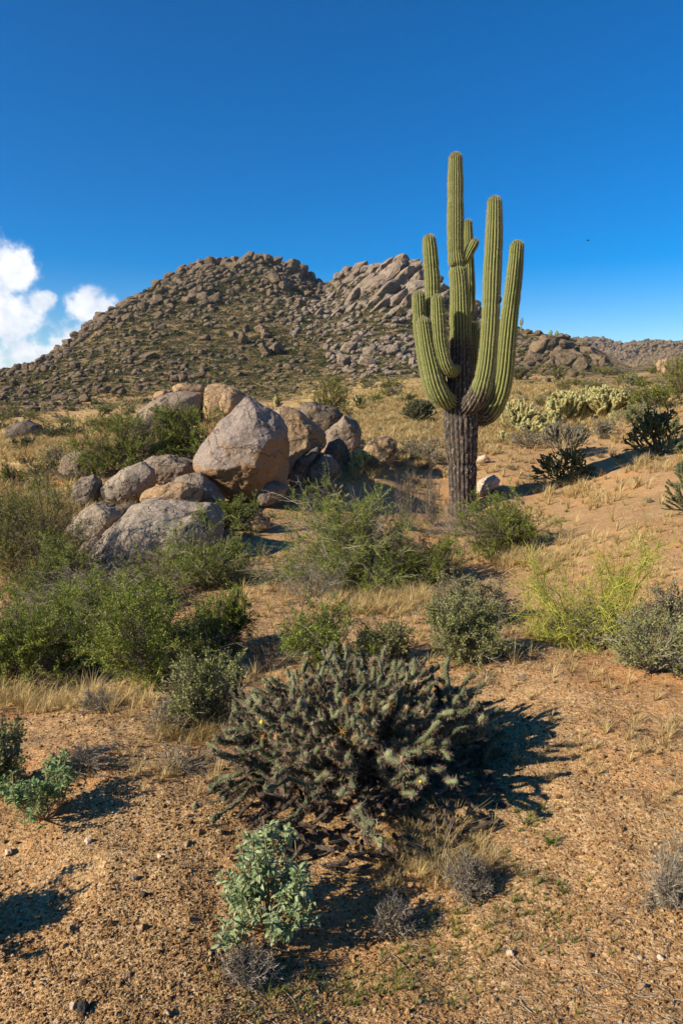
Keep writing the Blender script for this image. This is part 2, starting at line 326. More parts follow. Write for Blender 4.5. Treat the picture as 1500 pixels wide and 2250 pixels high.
def grok(name, c1, c2, c3, sc=1.0, bumpd=0.02, varnish=0.3, lichen=0.0, tan_low=0.0, speck=24):
    """granite: c1/c2 base tones, c3 pale grains; dark varnish patches; orange lichen"""
    m, t, b = mat(name, 0.92, 0.15); q = NB(t); p = q.scale(q.obj(), sc)
    r = q.objrand(); cc = q.N.new('ShaderNodeCombineXYZ'); q.L.new(r, cc.inputs[0]); q.L.new(r, cc.inputs[2])
    va = q.N.new('ShaderNodeVectorMath'); va.operation = 'MULTIPLY_ADD'; q.L.new(cc.outputs[0], va.inputs[0]); va.inputs[1].default_value = (31, 31, 31); q.L.new(p, va.inputs[2]); p = va.outputs[0]
    a = q.noise(p, 1.6, 6, 0.6); f = q.noise(p, speck, 3, 0.8); g = q.noise(p, 14, 5, 0.7)
    c = q.mix(q.rng(a, 0.35, 0.65), c1, c2)
    c = q.mix(q.rng(r, 0.0, 1.0, 0, 0.45), c, (c2[0] * 1.15, c2[1] * 1.02, c2[2] * 0.88))
    c = q.mix(q.rng(f, 0.45, 0.75, 0, 0.7), c, c3); c = q.mix(q.rng(f, 0.5, 0.25, 0, 0.65), c, (c1[0] * 0.3, c1[1] * 0.3, c1[2] * 0.3))
    if tan_low:
        z = q.sepx(q.geo())[2]
        zz = q.math('ADD', z, q.math('MULTIPLY', q.math('SUBTRACT', a, 0.5), 1.6))
        c = q.mix(q.rng(zz, 0.3, -0.35, 0, tan_low), c, (0.30, 0.165, 0.06))
    if varnish:
        v = q.rng(q.noise(q.scale(p, 1.0, (9, 3, 1)), 1.3, 7, 0.68), 0.60 - 0.1 * varnish, 0.66 - 0.05 * varnish, 0, 0.9)
        c = q.mix(v, c, (0.035, 0.030, 0.026))
    if lichen:
        l = q.rng(q.noise(q.scale(p, 1.0, (4, 8, 2)), 2.6, 8, 0.72), 0.64 - 0.1 * lichen, 0.70 - 0.1 * lichen, 0, 0.9)
        if tan_low: l = q.math('MULTIPLY', l, q.rng(q.sepx(q.obj())[2], 0.35, -0.25))
        c = q.mix(l, c, (0.50, 0.27, 0.03))
    q.L.new(c, b.inputs['Base Color'])
    ck_ = q.math('ABSOLUTE', q.math('SUBTRACT', q.noise(q.scale(p, (1.0, 1.0, 1.7), (3, 7, 1)), 1.05, 5, 0.5, 0.4), 0.5)); ckm = q.rng(ck_, 0.0, 0.014)
    c = q.mix(q.rng(ck_, 0.010, 0.0, 0, 0.55), c, (0.05, 0.04, 0.032)); q.L.new(c, b.inputs['Base Color'])
    n = q.bump(f, bumpd * 0.4, 0.8); n = q.bump(ckm, bumpd * 2.0, 0.7, n); n = q.bump(g, bumpd, 0.8, n); n = q.bump(q.noise(p, 4, 6, 0.65), bumpd * 3, 0.6, n)
    q.L.new(n, b.inputs['Normal']); return m
m_rock = grok('grey_granite', (0.154, 0.121, 0.091), (0.227, 0.176, 0.128), (0.371, 0.297, 0.220), 1.0, 0.025, 0.25, 0.25, 0.0)
m_rock_big = grok('grey_granite_lichened', (0.17, 0.138, 0.117), (0.245, 0.195, 0.158), (0.38, 0.32, 0.265), 1.0, 0.025, 0.0, 0.6, 0.85)
m_rock_tan = grok('tan_granite', (0.25, 0.16, 0.085), (0.35, 0.235, 0.13), (0.47, 0.35, 0.22), 1.0, 0.03, 0.45, 0.35)
m_rock_pale = grok('pale_granite', (0.42, 0.31, 0.22), (0.52, 0.39, 0.28), (0.66, 0.55, 0.44), 1.0, 0.02, 0.0, 0.0)
m_rock_lt = grok('light_grey_granite', (0.224, 0.182, 0.137), (0.275, 0.222, 0.164), (0.418, 0.350, 0.261), 1.0, 0.025, 0.12, 0.1)
m_rock_dark = grok('dark_varnished_granite', (0.089, 0.072, 0.054), (0.158, 0.123, 0.089), (0.284, 0.230, 0.170), 1.0, 0.03, 0.9, 0.1)
m_hill = grok('hill_boulder_granite', (0.114, 0.081, 0.050), (0.187, 0.136, 0.083), (0.269, 0.202, 0.129), 0.5, 0.12, 0.25, 0.0, 0.0, 9)
m_slab = grok('outcrop_granite', (0.164, 0.125, 0.091), (0.250, 0.194, 0.141), (0.336, 0.268, 0.198), 0.5, 0.12, 0.05, 0.0, 0.0, 9)
def m_tint(name, stops, rough=0.9, trans=0.0, bump=None):
    """colour looked up by the red channel of 'col' plus a little object-wide variation"""
    m, t, b = mat(name, rough, 0.15); q = NB(t); a = q.sepx(q.attr())
    c = q.ramp(a[0], stops); q.L.new(c, b.inputs['Base Color'])
    if trans:
        out = q.N['Material Output']; tr_ = q.N.new('ShaderNodeBsdfTranslucent'); q.L.new(c, tr_.inputs[0]); ms = q.N.new('ShaderNodeMixShader'); ms.inputs[0].default_value = trans
        q.L.new(b.outputs[0], ms.inputs[1]); q.L.new(tr_.outputs[0], ms.inputs[2]); q.L.new(ms.outputs[0], out.inputs[0])
    if bump: q.L.new(q.bump(q.noise(q.obj(), bump[0], 5, 0.7), bump[1], 0.8), b.inputs['Normal'])
    return m
m_pebble = m_tint('pebbles', [(0.0, (0.059, 0.030, 0.013)), (0.3, (0.163, 0.088, 0.034)), (0.62, (0.259, 0.145, 0.055)), (0.88, (0.340, 0.214, 0.090)), (0.97, (0.407, 0.322, 0.195)), (1.0, (0.222, 0.199, 0.159))], 0.85)  # tones darkened overall to put a lens vignette into the near ground
m_leaf = {
 'green': m_tint('mesquite_leaves', [(0, (0.086, 0.109, 0.018)), (0.5, (0.184, 0.218, 0.029)), (1, (0.333, 0.368, 0.072))], 0.7, 0.25),
 'dark': m_tint('dark_scrub_leaves', [(0, (0.045, 0.060, 0.020)), (0.5, (0.085, 0.105, 0.035)), (1, (0.15, 0.155, 0.06))], 0.8, 0.2),
 'sage': m_tint('sage_leaves', [(0, (0.12, 0.13, 0.05)), (0.5, (0.20, 0.205, 0.065)), (1, (0.35, 0.34, 0.13))], 0.8, 0.2),
 'grey': m_tint('grey_scrub_leaves', [(0, (0.13, 0.115, 0.055)), (0.5, (0.22, 0.19, 0.095)), (1, (0.34, 0.29, 0.16))], 0.85, 0.2),
 'yellow': m_tint('yellow_green_leaves', [(0, (0.12, 0.13, 0.025)), (0.5, (0.23, 0.23, 0.045)), (1, (0.36, 0.34, 0.08))], 0.8, 0.25),
 'brittle': m_tint('brittlebush_leaves', [(0, (0.13, 0.18, 0.07)), (0.5, (0.25, 0.31, 0.135)), (1, (0.44, 0.48, 0.27))], 0.65, 0.2),
 'brittle2': m_tint('green_brittlebush_leaves', [(0, (0.09, 0.15, 0.05)), (0.5, (0.17, 0.26, 0.09)), (1, (0.30, 0.38, 0.17))], 0.65, 0.25),
 'hill': m_tint('hill_scrub', [(0, (0.028, 0.036, 0.012)), (0.45, (0.060, 0.072, 0.022)), (0.8, (0.11, 0.115, 0.038)), (1, (0.20, 0.16, 0.065))], 0.9, 0.15)}
m_stem = {
 'brown': m_tint('brown_stems', [(0, (0.06, 0.043, 0.03)), (1, (0.22, 0.165, 0.12))]),
 'grey': m_tint('grey_twigs', [(0, (0.127, 0.102, 0.071)), (1, (0.333, 0.281, 0.202))]),
 'green': m_tint('green_stems', [(0, (0.16, 0.17, 0.025)), (1, (0.40, 0.39, 0.06))]),
 'straw': m_tint('straw_stems', [(0, (0.22, 0.13, 0.06)), (1, (0.42, 0.28, 0.14))])}
m_grass = m_tint('dry_grass', [(0, (0.30, 0.205, 0.07)), (0.5, (0.54, 0.40, 0.17)), (0.9, (0.70, 0.56, 0.29)), (1, (0.15, 0.19, 0.03))], 0.85, 0.3)
m_ggrass = m_tint('green_grass', [(0, (0.10, 0.13, 0.02)), (0.6, (0.17, 0.20, 0.04)), (1, (0.38, 0.30, 0.10))], 0.85, 0.3)
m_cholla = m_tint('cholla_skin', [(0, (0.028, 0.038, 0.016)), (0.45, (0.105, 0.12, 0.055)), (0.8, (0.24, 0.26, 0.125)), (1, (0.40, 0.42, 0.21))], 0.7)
m_cholla_dk = m_tint('dark_cholla_skin', [(0, (0.035, 0.040, 0.014)), (0.5, (0.085, 0.095, 0.036)), (1, (0.17, 0.18, 0.075))], 0.8)
m_cholla_gy = m_tint('grey_cholla_skin', [(0, (0.09, 0.085, 0.055)), (0.5, (0.18, 0.165, 0.105)), (1, (0.30, 0.28, 0.18))], 0.8)
m_spine = m_tint('cholla_spines', [(0, (0.16, 0.095, 0.06)), (0.6, (0.36, 0.235, 0.155)), (1, (0.70, 0.56, 0.40))], 0.6, 0.2)
m_spine_or = m_tint('orange_fruit_spines', [(0, (0.45, 0.20, 0.03)), (1, (0.62, 0.36, 0.06))], 0.6, 0.2)
m_teddy = m_tint('teddy_bear_cholla_skin', [(0, (0.10, 0.085, 0.03)), (0.3, (0.27, 0.24, 0.085)), (0.7, (0.47, 0.43, 0.175)), (1, (0.62, 0.58, 0.28))], 0.8)
m_teddy_sp = m_tint('teddy_bear_cholla_spines', [(0, (0.46, 0.39, 0.15)), (1, (0.74, 0.68, 0.36))], 0.7, 0.3)
m_fruit = m_tint('cholla_fruit', [(0, (0.20, 0.11, 0.05)), (0.6, (0.28, 0.17, 0.10)), (1, (0.60, 0.50, 0.05))], 0.7)
# saguaro skin: col.r rib crest, col.g corky age, col.b random
m_sag, t_, b_ = mat('saguaro_skin', 0.75, 0.25); q = NB(t_); a = q.sepx(q.attr()); p = q.obj()
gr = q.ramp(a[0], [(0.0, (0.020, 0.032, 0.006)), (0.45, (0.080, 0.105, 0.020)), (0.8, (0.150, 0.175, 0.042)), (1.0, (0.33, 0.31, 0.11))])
gr = q.mix(q.rng(q.noise(p, 3.0, 5, 0.6), 0.4, 0.7, 0, 0.5), gr, (0.22, 0.21, 0.07), 'MIX')
bkn = q.noise(q.scale(p, (8, 8, 4.5)), 2.0, 8, 0.78)
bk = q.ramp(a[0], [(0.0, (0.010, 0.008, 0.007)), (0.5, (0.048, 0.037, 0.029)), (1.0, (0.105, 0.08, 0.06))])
bk = q.mix(q.rng(bkn, 0.55, 0.64, 0, 0.9), bk, (0.40, 0.28, 0.19)); bk = q.mix(q.rng(bkn, 0.50, 0.40, 0, 0.9), bk, (0.02, 0.016, 0.013))
gr = q.mix(q.rng(q.noise(q.scale(p, (1, 1, 2.2), (5, 1, 2)), 4.5, 5, 0.7), 0.64, 0.72, 0, 0.75), gr, (0.13, 0.095, 0.06))
ag = q.rng(q.math('ADD', a[1], q.math('MULTIPLY', q.math('SUBTRACT', q.noise(q.scale(p, (6, 6, 1.6)), 1.5, 6, 0.7), 0.5), 1.3)), 0.22, 0.60)
q.L.new(q.mix(ag, gr, bk), b_.inputs['Base Color'])
n = q.bump(bkn, 0.05, 0.7); q.L.new(n, b_.inputs['Normal'])
b_.inputs['Normal'].links[0]
m_sagsp = m_tint('saguaro_spines', [(0, (0.24, 0.19, 0.11)), (1, (0.58, 0.52, 0.33))], 0.6, 0.2)
m_bird_hole_shade = m_tint('feathers_and_hole_shade', [(0, (0.02, 0.02, 0.02)), (1, (0.05, 0.045, 0.04))])  # dark plumage; the same black stands for shade inside the nest hole

# ---------------------------------------------------------------- the ground as one sheet
def zone_px(X, Y, Z):
    d = Y * math.cos(TH) + (CAMZ - Z) * math.sin(TH); u = Y * math.sin(TH) - (CAMZ - Z) * math.cos(TH)
    d = np.where(d > 0.2, d, np.nan)
    return 750 + F * X / d, 1125 - F * u / d
PX, PY = zone_px(GX, GY, GZ)
thz = [(890, 925, 130, 42, 1), (60, 985, 170, 40, 1), (200, 960, 200, 35, 0.7), (850, 1325, 110, 22, 0.9), (1140, 1225, 60, 18, 0.8), (130, 1550, 200, 28, 0.6), (1150, 900, 330, 45, 0.7), (1050, 975, 130, 40, 0.5),
       (1270, 1080, 120, 40, 0.55), (500, 1400, 500, 150, 0.25), (900, 860, 300, 30, 0.7), (950, 1870, 140, 60, 0.5), (100, 1180, 250, 90, 0.6)]
th = np.zeros_like(GX)
for cx, cy, rx, ry, s_ in thz:
    e = ((PX - cx) / rx) ** 2 + ((PY - cy) / ry) ** 2; th = np.maximum(th, np.nan_to_num(s_ * np.exp(-e * 0.8)))
th = th + 0.22 * fbm(pp / 1.2, 4, 31) * np.clip(GR / 10, 0.2, 1) + np.clip((GR - 25) / 30, 0, 0.35)
hillm = np.clip((GR - 42) / 60 + 0.35 * fbm(pp / 9.0, 3, 33), 0, 1) * (GR > 40)
colr = np.stack([1 - th, np.clip(th, 0, 1), hillm], -1)
mb = MB(); na, nr = GX.shape
V = np.stack([GX, GY, GZ], -1).reshape(-1, 3)
i = np.arange(na - 1)[:, None]; j = np.arange(nr - 1)[None]; b0 = i * nr + j
Fc = np.stack([b0, b0 + nr, b0 + nr + 1, b0 + 1], -1)[..., ::-1].reshape(-1, 4)
mb.add(V, Fc, 0, colr.reshape(-1, 3))
cen = np.array([[0, 0, GZ[:, 0].mean()]]); ring = V.reshape(na, nr, 3)[:, 0]
mb.add(np.concatenate([cen, ring]), np.stack([np.zeros(na - 1, int), 2 + np.arange(na - 1), 1 + np.arange(na - 1)], 1)[:, ::-1], 0, np.tile([[0.8, 0.1, 0.0]], (na + 1, 1)))
g = mb.build('ground', m_ground, smooth=True); tag(g, kind='structure')
# ---------------------------------------------------------------- rocks
def planes_r(D, seed, n=13, p=14, lo=0.72, hi=1.0):
    r = np.random.default_rng(seed); nn = norm(r.normal(size=(n, 3))); nn = np.concatenate([nn, -nn[:n // 2]]); dd = r.uniform(lo, hi, len(nn))
    q_ = np.maximum(D @ nn.T, 0) / dd
    return (q_ ** p).sum(1) ** (-1.0 / p)
def rock_verts(seed, sub=3, planes=13, rough=0.06, p=14):
    D, Fc = ico(sub); r = np.minimum(planes_r(D, seed, planes, p), 1.35)
    V = D * r[:, None]
    V = V * (1 + rough * fbm(V * 2.2 + seed * 3.1, 4, seed)[:, None])
    V /= np.abs(V).max(0)
    return V, Fc
def outline_rock(name, label, pts_, material, thick=0.8, seed=1, bulge=(0, 0), dy=0.0, sub=5, rough=0.035, a=0.72, base=None, group=None, facets=4, flat=None, cat='boulder', sink=0.0, crack=0.03):
    """a boulder whose front outline follows the photograph, given its own distance and depth"""
    pts_ = np.array(pts_, float)
    lowest = pts_[pts_[:, 1].argmax()] if base is None else np.array(base, float)
    h = hit(lowest[0], lowest[1])[0]; Y = h[1] + dy
    d = depth(h) + dy * math.cos(TH)
    c = (pts_.max(0) + pts_.min(0)) / 2
    C0 = P3(c[0], c[1], Y); C0 = P3(c[0], c[1], Y)
    scale = depth(C0) / F
    o = (pts_ - c) * np.array([1, -1]) * scale
    n = len(o); t = np.linspace(0, 1, 12, endpoint=False)[:, None]
    dense = np.concatenate([o[i] * (1 - t) + o[(i + 1) % n] * t for i in range(n)])
    ang = np.arctan2(dense[:, 1], dense[:, 0]); rad = np.hypot(dense[:, 0], dense[:, 1]); k = np.argsort(ang)
    D, Fc = ico(sub)
    ph = np.arctan2(D[:, 2], D[:, 0]); g = np.linspace(-math.pi, math.pi, 181)
    Rg = np.interp(g, ang[k], rad[k], period=2 * math.pi); Rg = (np.roll(Rg[:-1], 1) + 2 * Rg[:-1] + np.roll(Rg[:-1], -1)) / 4; Rg = np.append(Rg, Rg[0])
    R = np.interp(ph, g, Rg); s = np.hypot(D[:, 0], D[:, 2]); s_ = s ** a
    W_ = np.ptp(o[:, 0]); H_ = np.ptp(o[:, 1]); dep = thick * 0.5 * (W_ * H_) ** 0.5
    V = np.stack([np.cos(ph) * R * s_, np.sign(D[:, 1]) * np.abs(D[:, 1]) ** 0.85 * dep, np.sin(ph) * R * s_], 1)
    V[:, 0] += bulge[0] * W_ * (1 - s_); V[:, 2] += bulge[1] * H_ * (1 - s_)
    m_ = min(W_, H_)
    if name != 'boulder' or 'huge grey pointed' not in label: V[:, 2] = np.where(V[:, 2] < 0, V[:, 2] * 1.22, V[:, 2])
    rg = np.random.default_rng(seed)
    for _ in range(facets):                       # worn flat facets on front, top and back
        nv = norm(np.array([rg.normal() * 0.6, rg.choice([-1, 1], p=[0.75, 0.25]) * rg.uniform(0.5, 1), rg.normal() * 0.7]))
        sup = (V @ nv); lim = sup.max() * rg.uniform(0.80, 0.93)
        ex = np.maximum(sup - lim, 0); V -= nv * (ex * 0.85)[:, None]
    nn_ = norm(V + 1e-9)
    V += nn_ * (rough * m_ * fbm(V / m_ * 2.6 + seed * 7.7, 5, seed, 0.55))[:, None]
    cr = np.abs(fbm(V / m_ * np.array([1.1, 1.1, 2.4]) + seed * 2.3, 3, seed + 60, 0.45)); V -= nn_ * (crack * m_ * np.clip(1 - cr / 0.05, 0, 1) ** 1.2)[:, None]
    V += nn_ * (0.008 * fbm(V / 0.09 + seed, 2, seed + 5))[:, None]
    loc = C0 + np.array([0, dep * 0.15, -sink])
    mb = MB(); mb.add(V, Fc)
    o_ = mb.build(name, material, loc=loc, smooth=True)
    tag(o_, label, cat, group); return o_
R = outline_rock
R('boulder', 'huge grey pointed egg-shaped boulder with orange lichen near its base, largest of the near group', [(543, 872), (517, 893), (480, 933), (450, 973), (428, 1007), (426, 1028), (437, 1050), (467, 1075), (500, 1095), (530, 1102), (565, 1098), (600, 1084), (622, 1066), (630, 1027), (634, 980), (630, 943), (613, 920), (587, 900), (565, 884)],
  m_rock_big, 0.95, 3, (0.02, -0.16), sub=6, rough=0.03, a=0.8, facets=4, crack=0.008, base=(530, 1100))
R('boulder', 'tan boulder with dark stained side directly right of the huge pointed boulder', [(600, 898), (630, 896), (660, 906), (690, 928), (712, 950), (718, 976), (704, 992), (680, 1000), (662, 1015), (650, 1045), (625, 1060), (612, 1020), (600, 960)], m_rock_tan, 0.9, 12, (-0.1, 0.05), dy=1.0, base=(620, 1085))
R('boulder', 'dark layered boulder with flat top at the back of the near group', [(650, 903), (668, 886), (690, 880), (710, 890), (738, 897), (756, 911), (750, 930), (735, 955), (700, 965), (660, 950), (646, 925)], m_rock_dark, 0.9, 13, (0, 0.1), dy=2.6, base=(700, 1010))
R('boulder', 'rounded boulder with small knob on its top behind the pale cholla', [(710, 950), (728, 936), (748, 922), (756, 911), (768, 913), (783, 926), (793, 950), (791, 985), (780, 1010), (750, 1012), (722, 1000), (710, 975)], m_rock, 0.9, 14, (-0.05, 0.1), dy=1.2, base=(750, 1030))
R('boulder', 'solitary rounded tan boulder right of the pale cholla', [(793, 995), (803, 980), (820, 966), (840, 957), (858, 960), (869, 972), (871, 990), (864, 1012), (845, 1022), (815, 1020), (797, 1010)], m_rock_tan, 0.9, 15, (-0.05, 0.05))
R('boulder', 'dark leaning slab in the shadowed gap beside the huge pointed boulder', [(630, 1062), (636, 1022), (655, 998), (690, 980), (712, 980), (702, 998), (684, 1012), (674, 1040), (668, 1066), (648, 1072)], m_rock_dark, 0.8, 16, dy=0.35, base=(650, 1078))
R('boulder', 'lichen-grey rounded rock behind the small green shrub right of the huge boulder', [(672, 1015), (686, 1002), (706, 994), (730, 1001), (744, 1022), (738, 1044), (712, 1062), (686, 1064), (672, 1045)], m_rock, 0.8, 17, (0, 0.05), base=(700, 1066))
R('boulder', 'black shadowed boulder between the rounded grey rock and the knobbed boulder', [(708, 1000), (722, 975), (745, 962), (764, 985), (772, 1018), (756, 1038), (730, 1036)], m_rock_dark, 0.8, 18, dy=0.5, base=(745, 1042))
R('rock', 'small mushroom-shaped lichened rock at the foot of the huge boulder', [(557, 1066), (563, 1057), (585, 1053), (610, 1057), (634, 1073), (622, 1090), (600, 1104), (570, 1112), (560, 1092)], m_rock, 0.8, 19, (-0.05, 0.1), facets=2, cat='rock')
R('boulder', 'flat-backed grey slab boulder lying left of the huge pointed boulder', [(318, 1012), (335, 1003), (365, 1001), (405, 1006), (428, 1014), (434, 1040), (415, 1060), (360, 1064), (325, 1050), (310, 1030)], m_rock, 0.9, 21, (0.1, 0.1), dy=0.9, base=(380, 1100))
R('boulder', 'long grey humped boulder with overhang, left end of the stacked slabs', [(215, 1092), (222, 1070), (245, 1050), (276, 1028), (312, 1016), (338, 1034), (340, 1062), (318, 1090), (285, 1097), (258, 1104), (228, 1104)], m_rock_lt, 0.9, 22, (0.1, 0.05), dy=0.6, base=(270, 1135))
R('boulder', 'sloping grey slab wedged under the left side of the huge boulder', [(380, 1056), (405, 1044), (440, 1040), (470, 1066), (492, 1096), (470, 1118), (430, 1130), (395, 1105)], m_rock, 0.9, 23, (0, 0.1), dy=0.0, base=(440, 1130))
R('rock', 'brown-topped lens-shaped rock perched on the big pale dome', [(308, 1098), (318, 1080), (338, 1070), (372, 1062), (410, 1062), (446, 1078), (438, 1100), (400, 1116), (350, 1118), (322, 1114)], m_rock_tan, 1.0, 24, (0, 0.1), dy=0.35, base=(380, 1180), rough=0.05, cat='rock')
R('boulder', 'broad pale grey dome boulder rising from the bushes, lowest of the left group', [(186, 1244), (212, 1200), (246, 1160), (282, 1118), (320, 1104), (380, 1104), (430, 1112), (462, 1108), (486, 1140), (480, 1190), (450, 1250), (400, 1300), (320, 1325), (240, 1320), (190, 1290)], m_rock_lt, 1.1, 25, (0.05, 0.0), sub=6, base=(290, 1262), rough=0.03, crack=0.006, facets=3)
R('boulder', 'pale sloping slab left of the broad dome boulder', [(122, 1190), (140, 1165), (168, 1138), (208, 1108), (245, 1116), (266, 1132), (246, 1168), (222, 1196), (196, 1216), (160, 1228), (130, 1220)], m_rock_lt, 0.9, 26, (0.1, 0.1), dy=0.2, base=(190, 1235))
R('rock', 'narrow rock wedge leaning in the crack beside the broad dome boulder', [(166, 1222), (186, 1192), (220, 1176), (232, 1184), (214, 1212), (196, 1240), (176, 1246)], m_rock, 0.8, 27, sub=4, base=(200, 1250), dy=-0.3, cat='rock')
R('boulder', 'upright rounded grey boulder at the far left of the stacked slabs', [(159, 1098), (162, 1072), (178, 1050), (205, 1042), (222, 1058), (222, 1082), (206, 1106), (180, 1118)], m_rock, 0.9, 28, (-0.05, 0.1), base=(180, 1122), dy=0.4)
R('boulder', 'grey boulder half hidden by the dark mesquite on the left', [(130, 1032), (142, 1003), (170, 988), (200, 992), (214, 1014), (205, 1040), (180, 1052), (148, 1048)], m_rock, 0.9, 29, (-0.05, 0.1), base=(160, 1054))
R('rock', 'squat tan rock with a dark right side below the slab stack', [(412, 1166), (424, 1134), (446, 1110), (474, 1106), (488, 1120), (480, 1148), (450, 1166), (428, 1172)], m_rock_tan, 0.8, 30, (-0.15, 0.1), cat='rock')
R('rock', 'thin dark rock slice under the humped boulder', [(206, 1112), (222, 1102), (254, 1106), (252, 1120), (222, 1126)], m_rock_dark, 1.0, 31, sub=4, dy=0.2, base=(235, 1150), cat='rock')
R('rock', 'small brown rock slice right of the thin dark slice', [(250, 1114), (280, 1104), (306, 1110), (300, 1124), (270, 1130)], m_rock_dark, 1.0, 32, sub=4, dy=0.1, base=(280, 1160), cat='rock')
R('rock', 'half buried tan rock on the sandy slope below the mushroom-shaped rock', [(536, 1158), (545, 1136), (566, 1128), (592, 1138), (594, 1156), (566, 1168)], m_rock_tan, 0.8, 33, sub=4, cat='rock')
R('boulder', 'black low dome boulder at the far left edge', [(10, 960), (16, 944), (36, 930), (60, 924), (88, 934), (92, 950), (80, 962), (40, 966)], m_rock_dark, 1.0, 34, sub=4)
R('rock', 'thick flat capstone on the grey dome behind the bushes', [(378, 850), (392, 843), (430, 841), (449, 848), (448, 861), (415, 864), (384, 864)], m_rock_tan, 1.2, 35, sub=4, dy=1.2, base=(410, 925), cat='rock')
R('boulder', 'wide grey sloping dome under the flat capstone', [(284, 926), (305, 904), (334, 882), (368, 864), (410, 860), (446, 864), (452, 900), (440, 935), (390, 945), (330, 940)], m_rock, 1.0, 36, (0.1, 0.1), dy=0.6, base=(370, 945))
R('rock', 'tan rock leaning on the left shoulder of the capped dome', [(333, 878), (340, 864), (362, 855), (378, 858), (374, 872), (352, 882)], m_rock_tan, 1.0, 37, sub=4, dy=1.0, base=(360, 930), cat='rock')
R('boulder', 'square orange-tan block right of the capped dome', [(444, 905), (450, 868), (456, 846), (484, 843), (520, 854), (538, 868), (536, 900), (510, 930), (470, 930), (448, 925)], m_rock_tan, 0.9, 38, (-0.1, 0.1), dy=1.0, base=(480, 940))
R('rock', 'rounded orange lump in front of the square tan block', [(482, 884), (492, 866), (508, 862), (522, 872), (520, 896), (502, 912), (486, 906)], m_rock_tan, 0.9, 39, sub=4, dy=-0.2, base=(500, 945), cat='rock')
R('rock', 'pale pink flat-topped stone right of the saguaro trunk', [(1040, 1082), (1050, 1060), (1066, 1050), (1084, 1044), (1097, 1054), (1094, 1068), (1066, 1080), (1046, 1092)], m_rock_pale, 0.9, 40, sub=4, cat='rock')
R('rock', 'small pale stone on the slope above the pink flat-topped stone', [(1044, 1014), (1052, 1003), (1066, 999), (1073, 1005), (1062, 1014), (1050, 1018)], m_rock_pale, 0.9, 41, sub=4, cat='rock')
R('rock', 'small tan stone beside the solitary rounded boulder', [(864, 1002), (868, 984), (880, 982), (884, 996), (876, 1006)], m_rock_tan, 0.9, 42, sub=3, cat='rock')
# two stacked hoodoo rocks on the right skyline
R('rock', 'rough brown left half of the upright rock pair on the right skyline', [(1441, 819), (1441, 800), (1447, 790), (1454, 792), (1456, 818)], m_rock_tan, 1.0, 43, sub=4, cat='rock', rough=0.08)
R('rock', 'orange upright pillar with a flat cap on the right skyline', [(1454, 821), (1456, 800), (1453, 790), (1462, 787), (1467, 790), (1464, 800), (1464, 820)], m_rock_tan, 1.0, 44, sub=4, cat='rock', rough=0.06)

# ---- prototypes for the hillside
HP = {}
def proto_mesh(kind, i, material, sub):
    key = (kind, i)
    if key not in HP:
        V, Fc = rock_verts(100 + i * 7 + (50 if kind == 'slab' else 0), sub, 9 if kind == 'slab' else 12, 0.07, 26 if kind == 'slab' else 20)
        mb = MB(); mb.add(V, Fc); HP[key] = mb.mesh('hill_' + kind, material, smooth=True)
    return HP[key]
LAYMESH = []
def hill_rock(px, py, w, h, roll=0.0, label=None, group=None, kind='boulder', name='boulder', big=False, sink=0.22, cat='boulder', y_off=0.0, r_=rng):
    p = hit(px, py + h * 0.35, 30)[0]
    if np.isnan(p).any() or (p[1] > 420): return None
    s = depth(p) / F
    me = proto_mesh(kind + ('_big' if big else ''), int(r_.integers(0, 12)), m_slab if kind == 'slab' else m_hill, 4 if big else 3)
    o = bpy.data.objects.new(name, me); COL.objects.link(o)
    sw, sh = w * s / 2, h * s / 2
    o.scale = (sw, (sw + sh) / 2 * r_.uniform(0.8, 1.2), sh)
    o.rotation_euler = (r_.uniform(-0.25, 0.25), -roll, r_.uniform(-0.5, 0.5) if abs(roll) > 0.05 else r_.uniform(0, 0) + r_.uniform(-0.6, 0.6))
    o.location = (p[0], p[1] + y_off * s + sw * 0.2, p[2] + sh * (1 - sink * 2) + 0.35 * h * s * 0)
    tag(o, label, cat, group); return o
